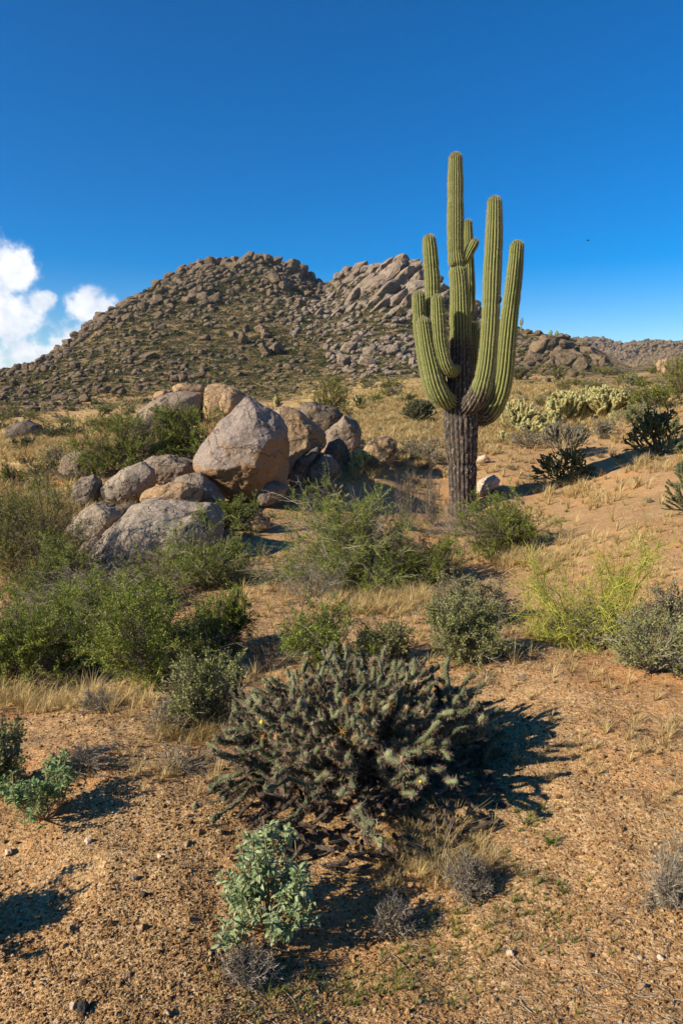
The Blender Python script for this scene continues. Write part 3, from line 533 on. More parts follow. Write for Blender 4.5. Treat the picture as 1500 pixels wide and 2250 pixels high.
named = [
 (541, 722, 16, 22, 0, 'rounded head rock topping the tall leaning column halfway up the hill'), (534, 745, 24, 34, 0.3, 'tall leaning rock column halfway up the hill under a rounded head rock'),
 (407, 806, 18, 22, 0, 'square block topping the lower rock stack above the capped dome'), (402, 830, 24, 30, 0.2, 'lower rock stack base above the capped dome'),
 (604, 766, 36, 38, 0.2, 'large brown rounded boulder right of the leaning column'), (582, 768, 22, 44, 0.5, 'cracked upright rock left of the large brown rounded boulder'),
 (476, 657, 38, 34, 0.1, 'right and larger of the two adjoining boulders in the middle upper hill'), (448, 665, 34, 26, 0.0, 'left of the two adjoining boulders in the middle upper hill'),
 (325, 782, 40, 22, 0.35, 'smooth tilted oval boulder alone on the lower left slope'), (408, 703, 26, 18, 0.1, 'lone rounded grey boulder on the bare patch left of centre hill'),
 (354, 640, 32, 20, 0.3, 'dark rounded boulder on the upper left flank of the hill'), (463, 560, 22, 16, 0.0, 'round boulder on the left top of the main summit'),
 (586, 561, 22, 15, 0.2, 'round boulder on the right top of the main summit'), (234, 694, 24, 12, 0.1, 'flat stone balanced on the left skyline ridge'),
 (187, 730, 20, 18, 0.0, 'round boulder low on the left skyline ridge'), (8, 799, 26, 20, 0.0, 'block on the skyline at the left edge of the picture'),
 (605, 612, 26, 30, 0.8, 'tilted slab below the right summit shoulder'), (640, 590, 36, 26, 0.5, 'dark jagged rock on the right summit shoulder'),
 (130, 872, 34, 20, 0.2, 'rounded boulder at the foot of the lower left slope'), (186, 875, 34, 24, 0.6, 'leaning boulder right of the foot slope boulder'),
 (232, 858, 36, 18, 0.1, 'flat stacked boulder group member at the lower left slope'), (70, 898, 44, 20, 0.05, 'wide low boulder at the bottom left of the hill'),
 (451, 742, 30, 16, 0.1, 'pale low boulder left of the leaning column'), (480, 730, 16, 16, 0, 'small dark boulder just left of the leaning column'),
 (213, 802, 24, 18, 0.2, 'pair of small rounded boulders on the left slope, upper one'), (108, 805, 28, 26, 0.1, 'rounded boulder cluster top on the far left slope'),
 (165, 838, 28, 16, 0.2, 'oval boulder on the open ground of the left slope'), (300, 655, 36, 18, 0.6, 'long tilted slab on the left skyline flank')]
for px, py, w, h, roll, lab in named: hill_rock(px, py, w, h, roll, lab, None, big=True)
for px, py, w, h, roll, lab in [
 (1181, 762, 48, 32, 0.6, 'large tilted brown boulder at the left of the right spur pile'), (1205, 752, 36, 30, 0.1, 'dark boulder at the top of the right spur pile'), (1249, 787, 44, 44, 0.2, 'largest flat-faced boulder in the right spur pile'),
 (1172, 784, 28, 30, 0.8, 'triangular brown boulder in the front of the right spur pile'), (1242, 757, 40, 22, 0.0, 'flat boulder capping the right spur pile'), (1275, 800, 28, 34, 0.1, 'upright boulder right of the largest flat-faced boulder'),
 (1262, 737, 18, 18, 0.0, 'single grey knob standing on the right spur skyline'), (1206, 806, 38, 26, 0.4, 'pale sloping boulder at the foot of the right spur pile'), (1327, 794, 22, 24, -0.4, 'brown boulder at the right end of the spur pile'),
 (1258, 820, 20, 20, 0.2, 'small tan boulder below the right spur pile'), (1292, 774, 44, 26, -0.5, 'dark sloping boulder on the right descending spur'), (1315, 790, 40, 22, -0.6, 'long dark slab descending the right spur'), (1225, 775, 26, 26, 0.3, 'boulder wedged in the centre of the right spur pile'), (1280, 757, 34, 16, -0.3, 'low boulder on the right spur crest')]:
    hill_rock(px, py, w * 1.25, h * 1.3, roll, lab, None, big=True)
for px, py, w, h, roll, lab in [
 (768, 762, 44, 30, 0.5, 'rounded boulder on top of the pile left of the saguaro arms'), (812, 770, 34, 24, 0.2, 'square boulder on the right of the pile left of the saguaro arms'), (757, 790, 34, 44, 0.9, 'long upright boulder in the front of the pile left of the saguaro'),
 (806, 792, 30, 40, 0.9, 'narrow standing slab in the pile left of the saguaro'), (868, 768, 40, 34, 0.3, 'square isolated boulder just left of the saguaro arms'), (785, 745, 30, 20, 0.2, 'small cap boulder above the pile left of the saguaro'), (905, 795, 18, 26, 0.1, 'orange boulder tucked behind the saguaro left arm')]:
    hill_rock(px, py, w, h, roll, lab, None, big=True, kind='slab')
slabs = [(795, 632, 76, 22), (775, 655, 44, 18), (822, 622, 84, 20), (842, 612, 90, 20), (855, 640, 70, 22), (872, 622, 60, 20), (888, 605, 56, 22), (905, 632, 60, 26), (918, 612, 44, 22), (930, 648, 56, 26), (870, 660, 60, 22), (895, 665, 56, 22), (835, 600, 48, 18), (858, 592, 44, 20),
         (880, 588, 44, 20), (908, 590, 44, 20), (765, 618, 32, 14), (780, 602, 26, 14), (800, 592, 28, 14), (755, 604, 20, 14), (815, 668, 44, 14), (840, 672, 50, 14), (955, 640, 44, 22), (975, 655, 40, 24), (745, 640, 36, 12), (725, 655, 36, 12), (905, 690, 60, 20), (940, 680, 50, 22), (1000, 660, 36, 24),
         (1035, 690, 36, 30), (1045, 672, 26, 24), (1020, 680, 30, 24), (860, 690, 50, 14), (770, 680, 36, 12), (735, 690, 34, 10), (700, 690, 30, 10), (1065, 705, 30, 20), (925, 590, 34, 16)]
for k, (px, py, w, h) in enumerate(slabs):
    lab = 'tilted grey slab in the jointed outcrop left of the saguaro top' if px < 940 else 'grey block of the jointed outcrop seen between the saguaro columns'
    hill_rock(px, py, w * 1.22, h * 1.25, math.radians(float(rng.uniform(36, 54))), lab, 'outcrop slabs' if px < 940 else 'outcrop blocks between the saguaro columns', kind='slab', big=True, name='outcrop_rock', cat='rock slab', sink=0.15)
r_ = np.random.default_rng(321)
for px, py, n_, sp_, lab in [(430, 655, 7, 26, 'around the two adjoining boulders'), (612, 635, 8, 28, 'in the crag below the right summit shoulder'), (560, 745, 5, 26, 'around the leaning column'), (310, 668, 7, 30, 'in the upper left flank crag'), (240, 700, 5, 22, 'under the balanced skyline stone'),
   (240, 850, 8, 30, 'in the boulder heap of the lower left slope'), (120, 800, 7, 32, 'in the far left slope heap'), (400, 830, 5, 18, 'around the lower rock stack'), (480, 590, 8, 36, 'in the crag under the summit'), (660, 655, 6, 30, 'in the gully head between the two peaks'), (60, 850, 5, 26, 'low on the far left slope')]:
    for _ in range(n_):
        w = r_.uniform(13, 30); hill_rock(px + r_.normal() * sp_, py + r_.normal() * sp_ * 0.4, w, w * r_.uniform(0.55, 1.0), r_.uniform(-0.2, 0.9), 'angular brown boulder ' + lab, 'crag boulders ' + lab, big=True, r_=r_, sink=0.12)
# zone sampling for the rest
def inpoly(px, py, poly):
    poly = np.array(poly, float); c = np.zeros(len(px), bool); n = len(poly)
    for i in range(n):
        x1, y1 = poly[i]; x2, y2 = poly[(i + 1) % n]
        t = ((y1 > py) != (y2 > py)) & (px < (x2 - x1) * (py - y1) / (y2 - y1 + 1e-12) + x1); c ^= t
    return c
def sample_poly(poly, n, r_):
    poly = np.array(poly, float); lo, hi = poly.min(0), poly.max(0); out = np.zeros((0, 2))
    while len(out) < n:
        s = r_.uniform(lo, hi, (n * 3, 2)); out = np.concatenate([out, s[inpoly(s[:, 0], s[:, 1], poly)]])
    return out[:n]
SKL = [(a, b) for a, b, c in sky_pts if -10 <= a <= 1350]
def crest_band(x0, x1, dep):
    xs = [x0] + [a for a, b in SKL if x0 < a < x1] + [x1]; ys = np.interp(xs, [a for a, b in SKL], [b for a, b in SKL])
    return [(x, y + 2) for x, y in zip(xs, ys)] + [(x, y + dep) for x, y in list(zip(xs, ys))[::-1]]
zones = [  # polygon, individuals, stuff count, size px range (individual), tilt, label, group, kind
 (crest_band(0, 260, 26), 40, 260, (9, 20), 0.3, 'grey brown boulder along the lower left skyline of the hill', 'boulders along the lower left skyline', 'boulder'),
 (crest_band(260, 470, 40), 42, 300, (9, 24), 0.5, 'grey brown boulder crowding the upper left skyline of the hill', 'boulders along the upper left skyline', 'boulder'),
 (crest_band(420, 720, 44), 44, 360, (9, 22), 0.5, 'grey boulder piled on the main summit', 'boulders on the main summit', 'boulder'),
 (crest_band(690, 960, 90), 14, 500, (10, 22), 0.8, 'broken rock block among the tilted outcrop slabs', 'blocks among the outcrop slabs', 'slab'),
 ([(0, 830), (120, 770), (300, 640), (300, 800), (150, 905), (0, 915)], 34, 420, (9, 22), 0.2, 'rounded boulder scattered on the scrubby left slope', 'boulders on the left slope', 'boulder'),
 ([(300, 680), (420, 600), (640, 610), (660, 720), (420, 720), (300, 780)], 20, 420, (9, 20), 0.5, 'boulder scattered among scrub on the upper middle slope', 'boulders on the upper middle slope', 'boulder'),
 ([(300, 780), (640, 740), (720, 860), (560, 870), (280, 860)], 10, 360, (8, 16), 0.4, 'small boulder among scrub on the lower middle slope', 'boulders on the lower middle slope', 'boulder'),
 ([(590, 640), (720, 640), (900, 700), (940, 820), (780, 820), (640, 740)], 30, 520, (8, 18), 0.7, 'light broken rock in the talus below the outcrop', 'talus rocks below the outcrop', 'slab'),
 ([(720, 760), (900, 730), (940, 830), (720, 850)], 22, 160, (10, 26), 0.6, 'jumbled block in the rock pile left of the saguaro', 'blocks in the pile left of the saguaro', 'slab'),
 ([(1120, 735), (1200, 740), (1290, 760), (1350, 805), (1200, 822), (1120, 810)], 34, 260, (9, 24), 0.3, 'jumbled boulder filling the right spur pile', 'boulders of the right spur pile', 'boulder'),
 ([(1120, 825), (1480, 830), (1480, 868), (1120, 862)], 12, 50, (7, 15), 0.2, 'tan stone dotting the grassy flat below the right spur', 'stones on the grassy flat', 'boulder')]
CX = np.arange(-20, 1380, 4.0); _py = np.arange(540, 860, 2.0); _g = np.stack(np.meshgrid(CX, _py, indexing='ij'), -1).reshape(-1, 2)
_h = ~np.isnan(np.concatenate([hit(_g[i:i + 4000, 0], _g[i:i + 4000, 1], 60, 420)[:, 0] for i in range(0, len(_g), 4000)])).reshape(len(CX), len(_py)); CY = _py[_h.argmax(1)]
def crest_y(x): return np.interp(x, CX, CY) + 2
for px, w, h, roll in [(38, 20, 14, 0), (92, 22, 16, .2), (128, 20, 14, 0), (165, 26, 16, .2), (212, 24, 14, .1), (246, 26, 18, .4), (284, 34, 20, .5), (312, 22, 16, .3), (345, 32, 20, .5), (372, 26, 18, .4), (398, 26, 20, .2), (422, 22, 16, .5), (440, 30, 20, .3), (462, 30, 26, 0), (492, 30, 16, .6), (516, 24, 18, .3), (545, 36, 22, .7), (568, 24, 20, .2), (587, 30, 24, .1), (610, 30, 22, .6), (640, 44, 26, .4), (662, 34, 28, .3), (684, 24, 18, -.4), (742, 26, 20, .3), (762, 30, 22, .6), (790, 44, 24, .6), (822, 46, 28, .7), (852, 36, 24, .6), (880, 50, 28, .7), (908, 36, 26, .6), (934, 32, 26, .8), (962, 30, 24, .7), (1028, 30, 24, .3), (1050, 26, 20, .2), (1082, 24, 16, .1), (1118, 20, 14, .1), (1160, 22, 12, .1), (1182, 24, 14, .1), (1232, 26, 14, 0), (1244, 18, 14, 0)]:
    hill_rock(px, float(crest_y(px)) - h * 0.05, w, h, roll, 'large boulder breaking the hill skyline ' + ('on the long left flank' if px < 400 else 'on the main summit' if px < 700 else 'on the slabby outcrop peak' if px < 1000 else 'on the right shoulder behind the saguaro'), 'large skyline boulders ' + ('left flank' if px < 400 else 'main summit' if px < 700 else 'outcrop peak' if px < 1000 else 'right shoulder'), kind='slab' if 740 < px < 1000 else 'boulder', big=True, sink=0.08)
IV, IF = ico(1); IV2, IF2 = ico(2)
stuffm = {'boulder': MB(), 'slab': MB()}
for zi, (poly, ni, ns, (s0, s1), tilt, lab, grp, kind) in enumerate(zones):
    r_ = np.random.default_rng(500 + zi); ni = int(ni * 0.40)
    if zi == 10: r_ = np.random.default_rng(511)
    ns = int(ns * 1.7)
    cand = sample_poly(poly, ni, r_)
    if zi < 4: m_ = ni * 2 // 3; cand[:m_, 1] = crest_y(cand[:m_, 0]) + r_.uniform(-1, 7, m_)
    for px, py in cand:
        w = (1.55 if zi < 4 else 1.35) * (s0 + (s1 - s0) * r_.random() ** 1.5)
        hill_rock(px, py, w, w * r_.uniform(0.5, 0.85), r_.uniform(-0.2, 1) * tilt * (1.2 if kind == 'slab' else 1), lab, grp, kind=kind, r_=r_)
    s = sample_poly(poly, ns, r_); H = hit(s[:, 0], s[:, 1], 30)
    ok = ~np.isnan(H).any(1); H = H[ok]
    dpt = depth(H) / F; w = (2.8 + 17 * r_.random(len(H)) ** 2.8) * dpt / 2
    for k in range(len(H)):
        D = IV2 if w[k] / dpt[k] > 2.6 else IV; Fc = IF2 if w[k] / dpt[k] > 2.6 else IF
        rr = np.minimum(planes_r(D, 9000 + (k % 40) + zi * 50, 7, 16), 1.2)
        V = D * rr[:, None] * np.array([1, 0.9, 0.62]) * w[k] * r_.uniform(0.8, 1.25, 3)
        a = r_.uniform(0, 6.28); ca, sa = math.cos(a), math.sin(a); V = V @ np.array([[ca, sa, 0], [-sa, ca, 0], [0, 0, 1]])
        a = -r_.uniform(-0.2, 1) * tilt; ca, sa = math.cos(a), math.sin(a); V = V @ np.array([[ca, 0, -sa], [0, 1, 0], [sa, 0, ca]])
        stuffm[kind].add(V + H[k] + [0, 0, w[k] * 0.25], Fc)
o = stuffm['boulder'].build('hillside_rubble', m_hill, smooth=True); tag(o, 'countless small brown rocks strewn over the hill slopes', 'rubble', kind='stuff')
o = stuffm['slab'].build('talus_rubble', m_slab, smooth=True); tag(o, 'countless light broken rocks in the talus below the outcrop', 'rubble', kind='stuff')
# far ridge on the right: knobs of bare rock
mb = MB(); r_ = np.random.default_rng(77)
s = np.stack([r_.uniform(1240, 1500, 1500), r_.uniform(742, 818, 1500)], 1); H = hit(s[:, 0], s[:, 1], 300, 1500); H = H[~np.isnan(H).any(1)]
for k in range(len(H)):
    w = (1.2 + 4.5 * r_.random() ** 3) * H[k, 1] / F
    V = IV2 * np.minimum(planes_r(IV2, 20000 + k % 60, 7, 8), 1.2)[:, None] * w * r_.uniform(0.7, 1.3, 3) * [1, 1, 0.9]
    mb.add(V + H[k], IF2)
for px, py, w, h in [(1312, 743, 16, 12), (1320, 748, 22, 10), (1388, 752, 10, 10), (1455, 755, 22, 12), (1476, 751, 14, 12), (1494, 757, 16, 10), (1372, 768, 12, 10), (1300, 752, 12, 8), (1440, 752, 16, 10)]:
    p = hit(px, py + 8, 300, 1500)[0]
    if np.isnan(p).any(): continue
    sc = p[1] / F
    for _ in range(6):
        V = IV2 * np.minimum(planes_r(IV2, int(r_.integers(1e6)), 7, 10), 1.2)[:, None] * np.array([w, w, h]) * 0.3 * sc * r_.uniform(0.6, 1.1, 3)
        mb.add(V + p + np.array([r_.uniform(-.4, .4) * w, r_.uniform(-.3, .3) * w, r_.uniform(0.1, 0.5) * h]) * sc, IF2)
o = mb.build('ridge_outcrops', m_hill, smooth=True); tag(o, 'countless rocky knobs covering the distant ridge on the right', 'rock outcrops', kind='stuff')
# ---------------------------------------------------------------- saguaro
def catmull(pts_, n):
    p = np.array(pts_, float); p = np.concatenate([[2 * p[0] - p[1]], p, [2 * p[-1] - p[-2]]])
    out = []; seg = len(p) - 3; ts = np.linspace(0, seg, n)
    for t in ts:
        k = min(int(t), seg - 1); u = t - k; a, b, c, d = p[k:k + 4]
        out.append(0.5 * ((2 * b) + (c - a) * u + (2 * a - 5 * b + 4 * c - d) * u * u + (3 * b - a - 3 * c + d) * u ** 3))
    return np.array(out)
def sag_column(mb, path, ribs, corky, seed, step=0.022, k=4, spine=0.035, dep=0.2, notches=()):
    """path rows: world x,y,z,radius from root to tip; ribbed surface with a domed tip; returns spine mesh data"""
    r_ = np.random.default_rng(seed)
    c = catmull(path, 400); seg = np.linalg.norm(np.diff(c[:, :3], axis=0), axis=1); s = np.concatenate([[0], np.cumsum(seg)]); Ltot = s[-1]
    rt = c[-1, 3]; n = int(Ltot / 0.035)
    sl_ = np.concatenate([np.linspace(0, Ltot - rt, n)[:-1], Ltot - rt + rt * np.sin(np.linspace(0, math.pi / 2, 14)) ** 1.0])
    C = np.stack([np.interp(sl_, s, c[:, i]) for i in range(4)], 1)
    cap = np.sqrt(np.clip(1 - np.clip((sl_ - (Ltot - rt)) / rt, 0, 1) ** 2, 0.0004, 1))
    rad = C[:, 3] * (1 + 0.035 * np.array([vnoise(np.array([[x * 2.2, seed, 0.5]]))[0] for x in sl_]) + 0.012 * np.array([vnoise(np.array([[x * 9, seed, 3.5]]))[0] for x in sl_])) * cap
    for at_, amt, wd in list(notches) + [(float(r_.uniform(0.15, 0.92)) * Ltot, float(r_.uniform(0.03, 0.085)), float(r_.uniform(0.025, 0.07))) for _ in range(int(Ltot * 1.6))]: rad *= 1 - amt * np.exp(-((sl_ - at_) / wd) ** 2)
    K = ribs * 6; a = np.arange(K) / K * ribs * 2 * math.pi
    M = len(sl_); wob = 0
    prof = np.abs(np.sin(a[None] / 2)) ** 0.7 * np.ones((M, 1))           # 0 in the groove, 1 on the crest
    ag = corky(C[:, :3], sl_ / Ltot)
    d = dep * (1 - 0.55 * np.clip(ag, 0, 1))[:, None] * np.minimum(1, cap[:, None] * 1.6)
    mod = 1 - d * (1 - prof)
    mod = mod + 0.055 * np.clip(ag, 0, 1)[:, None] * fbm(np.stack(np.broadcast_arrays(np.arange(K)[None] * 0.35, sl_[:, None] * 9, seed + 0.0), -1), 3, seed) 
    V, Fc, ring, rr = tubes(C[None, :, :3], rad[None], K, mod[None])
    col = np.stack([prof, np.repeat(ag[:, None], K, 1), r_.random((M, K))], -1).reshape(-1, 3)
    mb.add(V, Fc, 0, col)
    # spine tufts along each crest
    ns = int(Ltot / step); u = np.linspace(0.02, 1, ns) * (M - 1); i0 = np.minimum(u.astype(int), M - 1)
    sel = (np.arange(ribs) * 6 + 3) % K
    P0 = V.reshape(M, K, 3)[i0][:, sel]; Nn = ring[0][i0][:, sel]; agr = np.repeat(ag[i0][:, None], ribs, 1)
    T = norm(np.gradient(C[:, :3], axis=0))[i0][:, None]; Nn = norm(Nn + T * np.clip((u - (M - 14)) / 14, 0, 1)[:, None, None] * 1.5)
    keep = (agr < 0.55) | (r_.random(agr.shape) < 0.35)
    P0, Nn = P0[keep], Nn[keep]; q4 = 4
    P0 = np.repeat(P0, q4, 0); Nn = np.repeat(Nn, q4, 0)
    D = norm(Nn + r_.normal(size=Nn.shape) * 0.75); side = norm(np.cross(D, r_.normal(size=D.shape))) * 0.0028
    Ls = spine * r_.uniform(0.5, 1.2, (len(D), 1))
    SV = np.stack([P0 - side, P0 + side, P0 + D * Ls], 1).reshape(-1, 3); SF = np.arange(len(SV)).reshape(-1, 3)
    sc_ = np.repeat(np.stack([r_.random(len(D))] * 3, 1), 3, 0)
    return SV, SF, sc_
Y0 = 15.0
sb = hit(1014, 1128)[0]; Y0 = sb[1]
base = np.array([P3(1014, 1128, Y0)[0], Y0, ground(P3(1014, 1128, Y0)[0], Y0)[0]])
def sp(pts_):
    """(px, py, radius px, metres nearer(-)/farther(+)) rows -> local x,y,z,r rows"""
    out = []
    for px, py, r, dy in pts_:
        P = P3(px, py, Y0 + dy); out.append([*(P - base), r * depth(P) / F])
    return out
sag = empty('saguaro', base)
tag(sag, 'giant many-armed saguaro cactus with dark corky trunk standing right of centre', 'cactus')
def trunk_age(C, t):
    z = C[:, 2] + base[2]; zb = P3(1010, 830, Y0)[2]; zt = P3(1010, 690, Y0)[2]
    return np.interp(z, [zb, zb + (zt - zb) * 0.45, zt + 0.1], [1.0, 0.62, 0.0])
trunk = [(1016, 1150, 31, 0), (1016, 1110, 30, 0), (1015, 1060, 30, 0), (1014, 1000, 33, 0), (1012, 940, 36, 0), (1010, 900, 36, 0), (1010, 860, 33, 0), (1011, 810, 26, 0), (1012, 770, 25, 0), (1011, 720, 23.5, 0), (1010, 680, 22, 0), (1009, 640, 20.5, 0),
         (1007, 610, 19.5, 0), (1005, 594, 19, 0), (1004, 588, 15.5, 0), (1004, 583, 15.2, 0), (1003, 577, 18.6, 0), (1001, 562, 18, 0), (1000, 530, 18, 0), (1000, 480, 18, 0), (1000, 440, 17.5, 0), (1000, 400, 17, 0), (1000, 365, 15.5, 0), (1000, 335, 14, 0)]
def build_part(name, path, ribs, corky, seed, **kw):
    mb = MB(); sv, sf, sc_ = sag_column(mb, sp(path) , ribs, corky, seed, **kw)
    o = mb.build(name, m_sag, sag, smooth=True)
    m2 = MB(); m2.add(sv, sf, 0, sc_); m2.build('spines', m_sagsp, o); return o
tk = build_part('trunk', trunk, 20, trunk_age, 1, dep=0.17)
tk['label'] = 'tall central column, corky brown below and green above'
def young(C, t): return np.zeros(len(t)) - 0.1
def based(hi, lo=1.0): return lambda C, t: np.interp(t, [0, hi * 0.6, hi], [lo, lo * 0.85, -0.1])
arms = [
 ('right front arm, tallest of the arms, brown at its elbow', [(1014, 880, 20, 0.0), (1030, 890, 22, -.32), (1050, 868, 23, -.55), (1062, 835, 22, -.65), (1070, 790, 20, -.68), (1077, 700, 19.5, -.7), (1081, 600, 20, -.7), (1085, 510, 18.5, -.7), (1086, 431, 15, -.7)], 17, based(0.24, 0.75)),
 ('outer right arm with a lower brown elbow', [(1020, 915, 20, 0.1), (1052, 914, 23, 0.2), (1078, 900, 24, 0.15), (1096, 866, 22, 0.08), (1106, 820, 21, 0.02), (1112, 760, 20, -.02), (1118, 700, 19, -.04), (1127, 630, 17.5, -.05), (1132, 580, 16.5, -.05), (1136, 528, 14, -.05)], 16, based(0.2, 0.6)),
 ('dark arm behind the trunk on the right', [(1012, 860, 12, 0.35), (1032, 850, 13, 0.6), (1040, 800, 12, 0.65), (1039, 750, 11, 0.65), (1038, 710, 10, 0.65)], 13, young),
 ('slim arm rising behind the top of the trunk', [(1014, 720, 9, 0.35), (1030, 690, 11, 0.5), (1031, 640, 12, 0.5), (1029, 560, 11, 0.5), (1027, 483, 9, 0.5)], 12, young),
 ('second dark arm behind the right front arm', [(1016, 880, 11, 0.4), (1050, 860, 13, 0.8), (1054, 800, 12, 0.9), (1053, 724, 10, 0.9)], 12, young),
 ('short young arm pointing up to the right high on the trunk', [(1012, 578, 7, 0), (1022, 570, 9.5, -.02), (1031, 552, 11, -.02), (1038, 540, 11, -.02), (1045, 525, 9, -.02)], 12, young),
 ('tiny round bud at the narrow waist of the trunk', [(1000, 580, 5, -.05), (994, 579, 7, -.1), (988, 577, 6, -.12)], 11, young),
 ('tall upper left arm', [(1000, 880, 14, 0.0), (972, 862, 17, 0.15), (957, 815, 17, 0.2), (952, 760, 16, 0.2), (950, 690, 17, 0.2), (949, 620, 17, 0.2), (945, 560, 16.5, 0.2), (941, 515, 13, 0.2)], 15, young),
 ('outermost left arm', [(998, 880, 15, 0.0), (972, 878, 19, -.05), (950, 852, 19, -.08), (937, 806, 17.5, -.08), (928, 755, 16, -.08), (921, 700, 15.5, -.08), (918, 639, 13.5, -.08)], 15, young),
 ('lowest left front arm', [(1000, 885, 16, -.1), (976, 876, 20, -.35), (957, 845, 20, -.45), (945, 800, 18.5, -.45), (936, 755, 17, -.45), (928, 697, 14, -.45)], 15, young),
 ('inner left arm with rounded elbow close to the trunk', [(1004, 812, 11, -.15), (990, 816, 13.5, -.42), (976, 798, 15.5, -.5), (966, 755, 16, -.5), (962, 700, 16, -.5), (959, 647, 13, -.5)], 15, young)]
for i, (lab, path, ribs, ag_) in enumerate(arms):
    o = build_part('arm', path, ribs, ag_, 20 + i, step=0.022 if i not in (2, 4) else 0.05); o['label'] = lab
# nest hole in right front arm: solid lump, hollow's shade put into its colour
hp = P3(1089, 661, Y0 - 0.7) - base; V, Fc = ico(2)
mb = MB(); mb.add(V * [0.04, 0.045, 0.075] * (1 + 0.15 * vnoise(V * 2)[:, None]), Fc); o = mb.build('nest_hole_shade', m_bird_hole_shade, sag, smooth=True); o.location = [float(hp[0]) + 0.035, float(hp[1]) - 0.165, float(hp[2])]; o['label'] = 'painted shade of a bird nest hole near the right edge of the right front arm'
# ---------------------------------------------------------------- jointed chollas
def grow(R, H, seglen, r_, n0=9, maxn=500, split=0.42, up=0.25, jit=0.5, out=0.5, minpol=0.0, low=0.0, maxpol=1.35):
    """grow joints inside a dome of radius R and height H -> arrays start, end, generation, leaf flag"""
    segs = []; act = []
    for i in range(n0):
        a = 2 * math.pi * (i + r_.random()) / n0; pol = r_.uniform(minpol, maxpol)
        act.append((np.array([math.cos(a), math.sin(a), 0]) * 0.06 * R, norm(np.array([math.sin(pol) * math.cos(a), math.sin(pol) * math.sin(a), math.cos(pol) + 0.12])), 0, i))
    while act and len(segs) < maxn:
        p, d, g_, par = act.pop(0)
        L_ = seglen * r_.uniform(0.7, 1.25) * (1.5 if g_ == 0 else 1)
        e = p + d * L_
        if (e[0] ** 2 + e[1] ** 2) / R ** 2 + (e[2] / H) ** 2 > 0.66 + 0.78 * r_.random() or e[2] < low: 
            if g_ < 3: continue
            e = p + d * L_ * 0.6
            segs.append((p, e, g_, True, par)); continue
        segs.append((p, e, g_, False, par))
        rad = norm(np.array([e[0], e[1], max(e[2], 0) * 0.8 + 1e-3]))
        for _ in range(1 + (r_.random() < split)):
            dn = norm(d * 0.75 + rad * out + np.array([0, 0, up]) + r_.normal(size=3) * jit)
            act.append((e - d * L_ * r_.uniform(0, 0.25), dn, g_ + 1, par))
    for p, d, g_, par in act: 
        if len(segs) < maxn * 1.3: segs.append((p, p + d * seglen * 0.8, g_, True, par))
    A = np.array([s[0] for s in segs]); B = np.array([s[1] for s in segs]); G = np.array([s[2] for s in segs]); T = np.array([s[4] for s in segs])
    return A, B, G, T
def joints(mb, A, B, rad, k, M, r_, tub=0.22, tint=(0.2, 0.9), bend=0.12, mat=0, tadd=None):
    n = len(A); t = np.linspace(0, 1, M)[None, :, None]
    L_ = np.linalg.norm(B - A, axis=1)[:, None, None]
    off = norm(r_.normal(size=(n, 3)))[:, None] * L_ * bend
    P = A[:, None] * (1 - t) + B[:, None] * t + off * (t * (1 - t)) * 2
    tt = np.linspace(0, 1, M); prof = np.clip(np.minimum(tt / 0.12 + 0.45, (1 - tt) / 0.12 + 0.02), 0, 1) ** 0.5
    Rr = rad.reshape(n, 1) * prof[None]
    ii = np.arange(M)[:, None]; jj = np.arange(k)[None]
    chk = np.cos(math.pi * ii) * np.cos(2 * math.pi * jj / k * (k // 2)) if k >= 6 else np.zeros((M, k))
    mod = 1 + tub * chk[None]
    V, Fc, ring, rr = tubes(P, Rr, k, mod)
    tn = tint[0] + (tint[1] - tint[0]) * r_.random((n, 1, 1)) * 0.6 + 0.25 * chk[None] * (tint[1] - tint[0]) + 0 * rr
    mb.add(V, Fc, mat, np.stack([(tn + (0 if tadd is None else tadd.reshape(n, 1, 1))).ravel().clip(0, 1)] * 3, 1))
    return V.reshape(n, M, k, 3), ring, chk
def spikes(mb, V, ring, chk, n_each, length, wid, r_, mat=0, tint=None, frac=1.0, spread=0.8):
    n, M, k = V.shape[:3]
    sel = np.broadcast_to((chk > 0.3)[None], (n, M, k)) if chk.max() > 0.3 else np.ones((n, M, k), bool)
    P0, N0 = V[sel], ring[sel]
    if frac < 1: kk = r_.random(len(P0)) < frac; P0, N0 = P0[kk], N0[kk]
    P0 = np.repeat(P0, n_each, 0); N0 = np.repeat(N0, n_each, 0)
    D = norm(N0 + r_.normal(size=N0.shape) * spread); side = norm(np.cross(D, r_.normal(size=D.shape))) * wid
    Ls = length * r_.uniform(0.4, 1.15, (len(D), 1))
    SV = np.stack([P0 - side, P0 + side, P0 + D * Ls], 1).reshape(-1, 3)
    tn = r_.random(len(D)) if tint is None else np.full(len(D), tint)
    mb.add(SV, np.arange(len(SV)).reshape(-1, 3), mat, np.repeat(np.stack([tn] * 3, 1), 3, 0))
def at_px(px, py, sink=0.0):
    p = hit(px, py)[0]; return p - np.array([0, 0, sink])
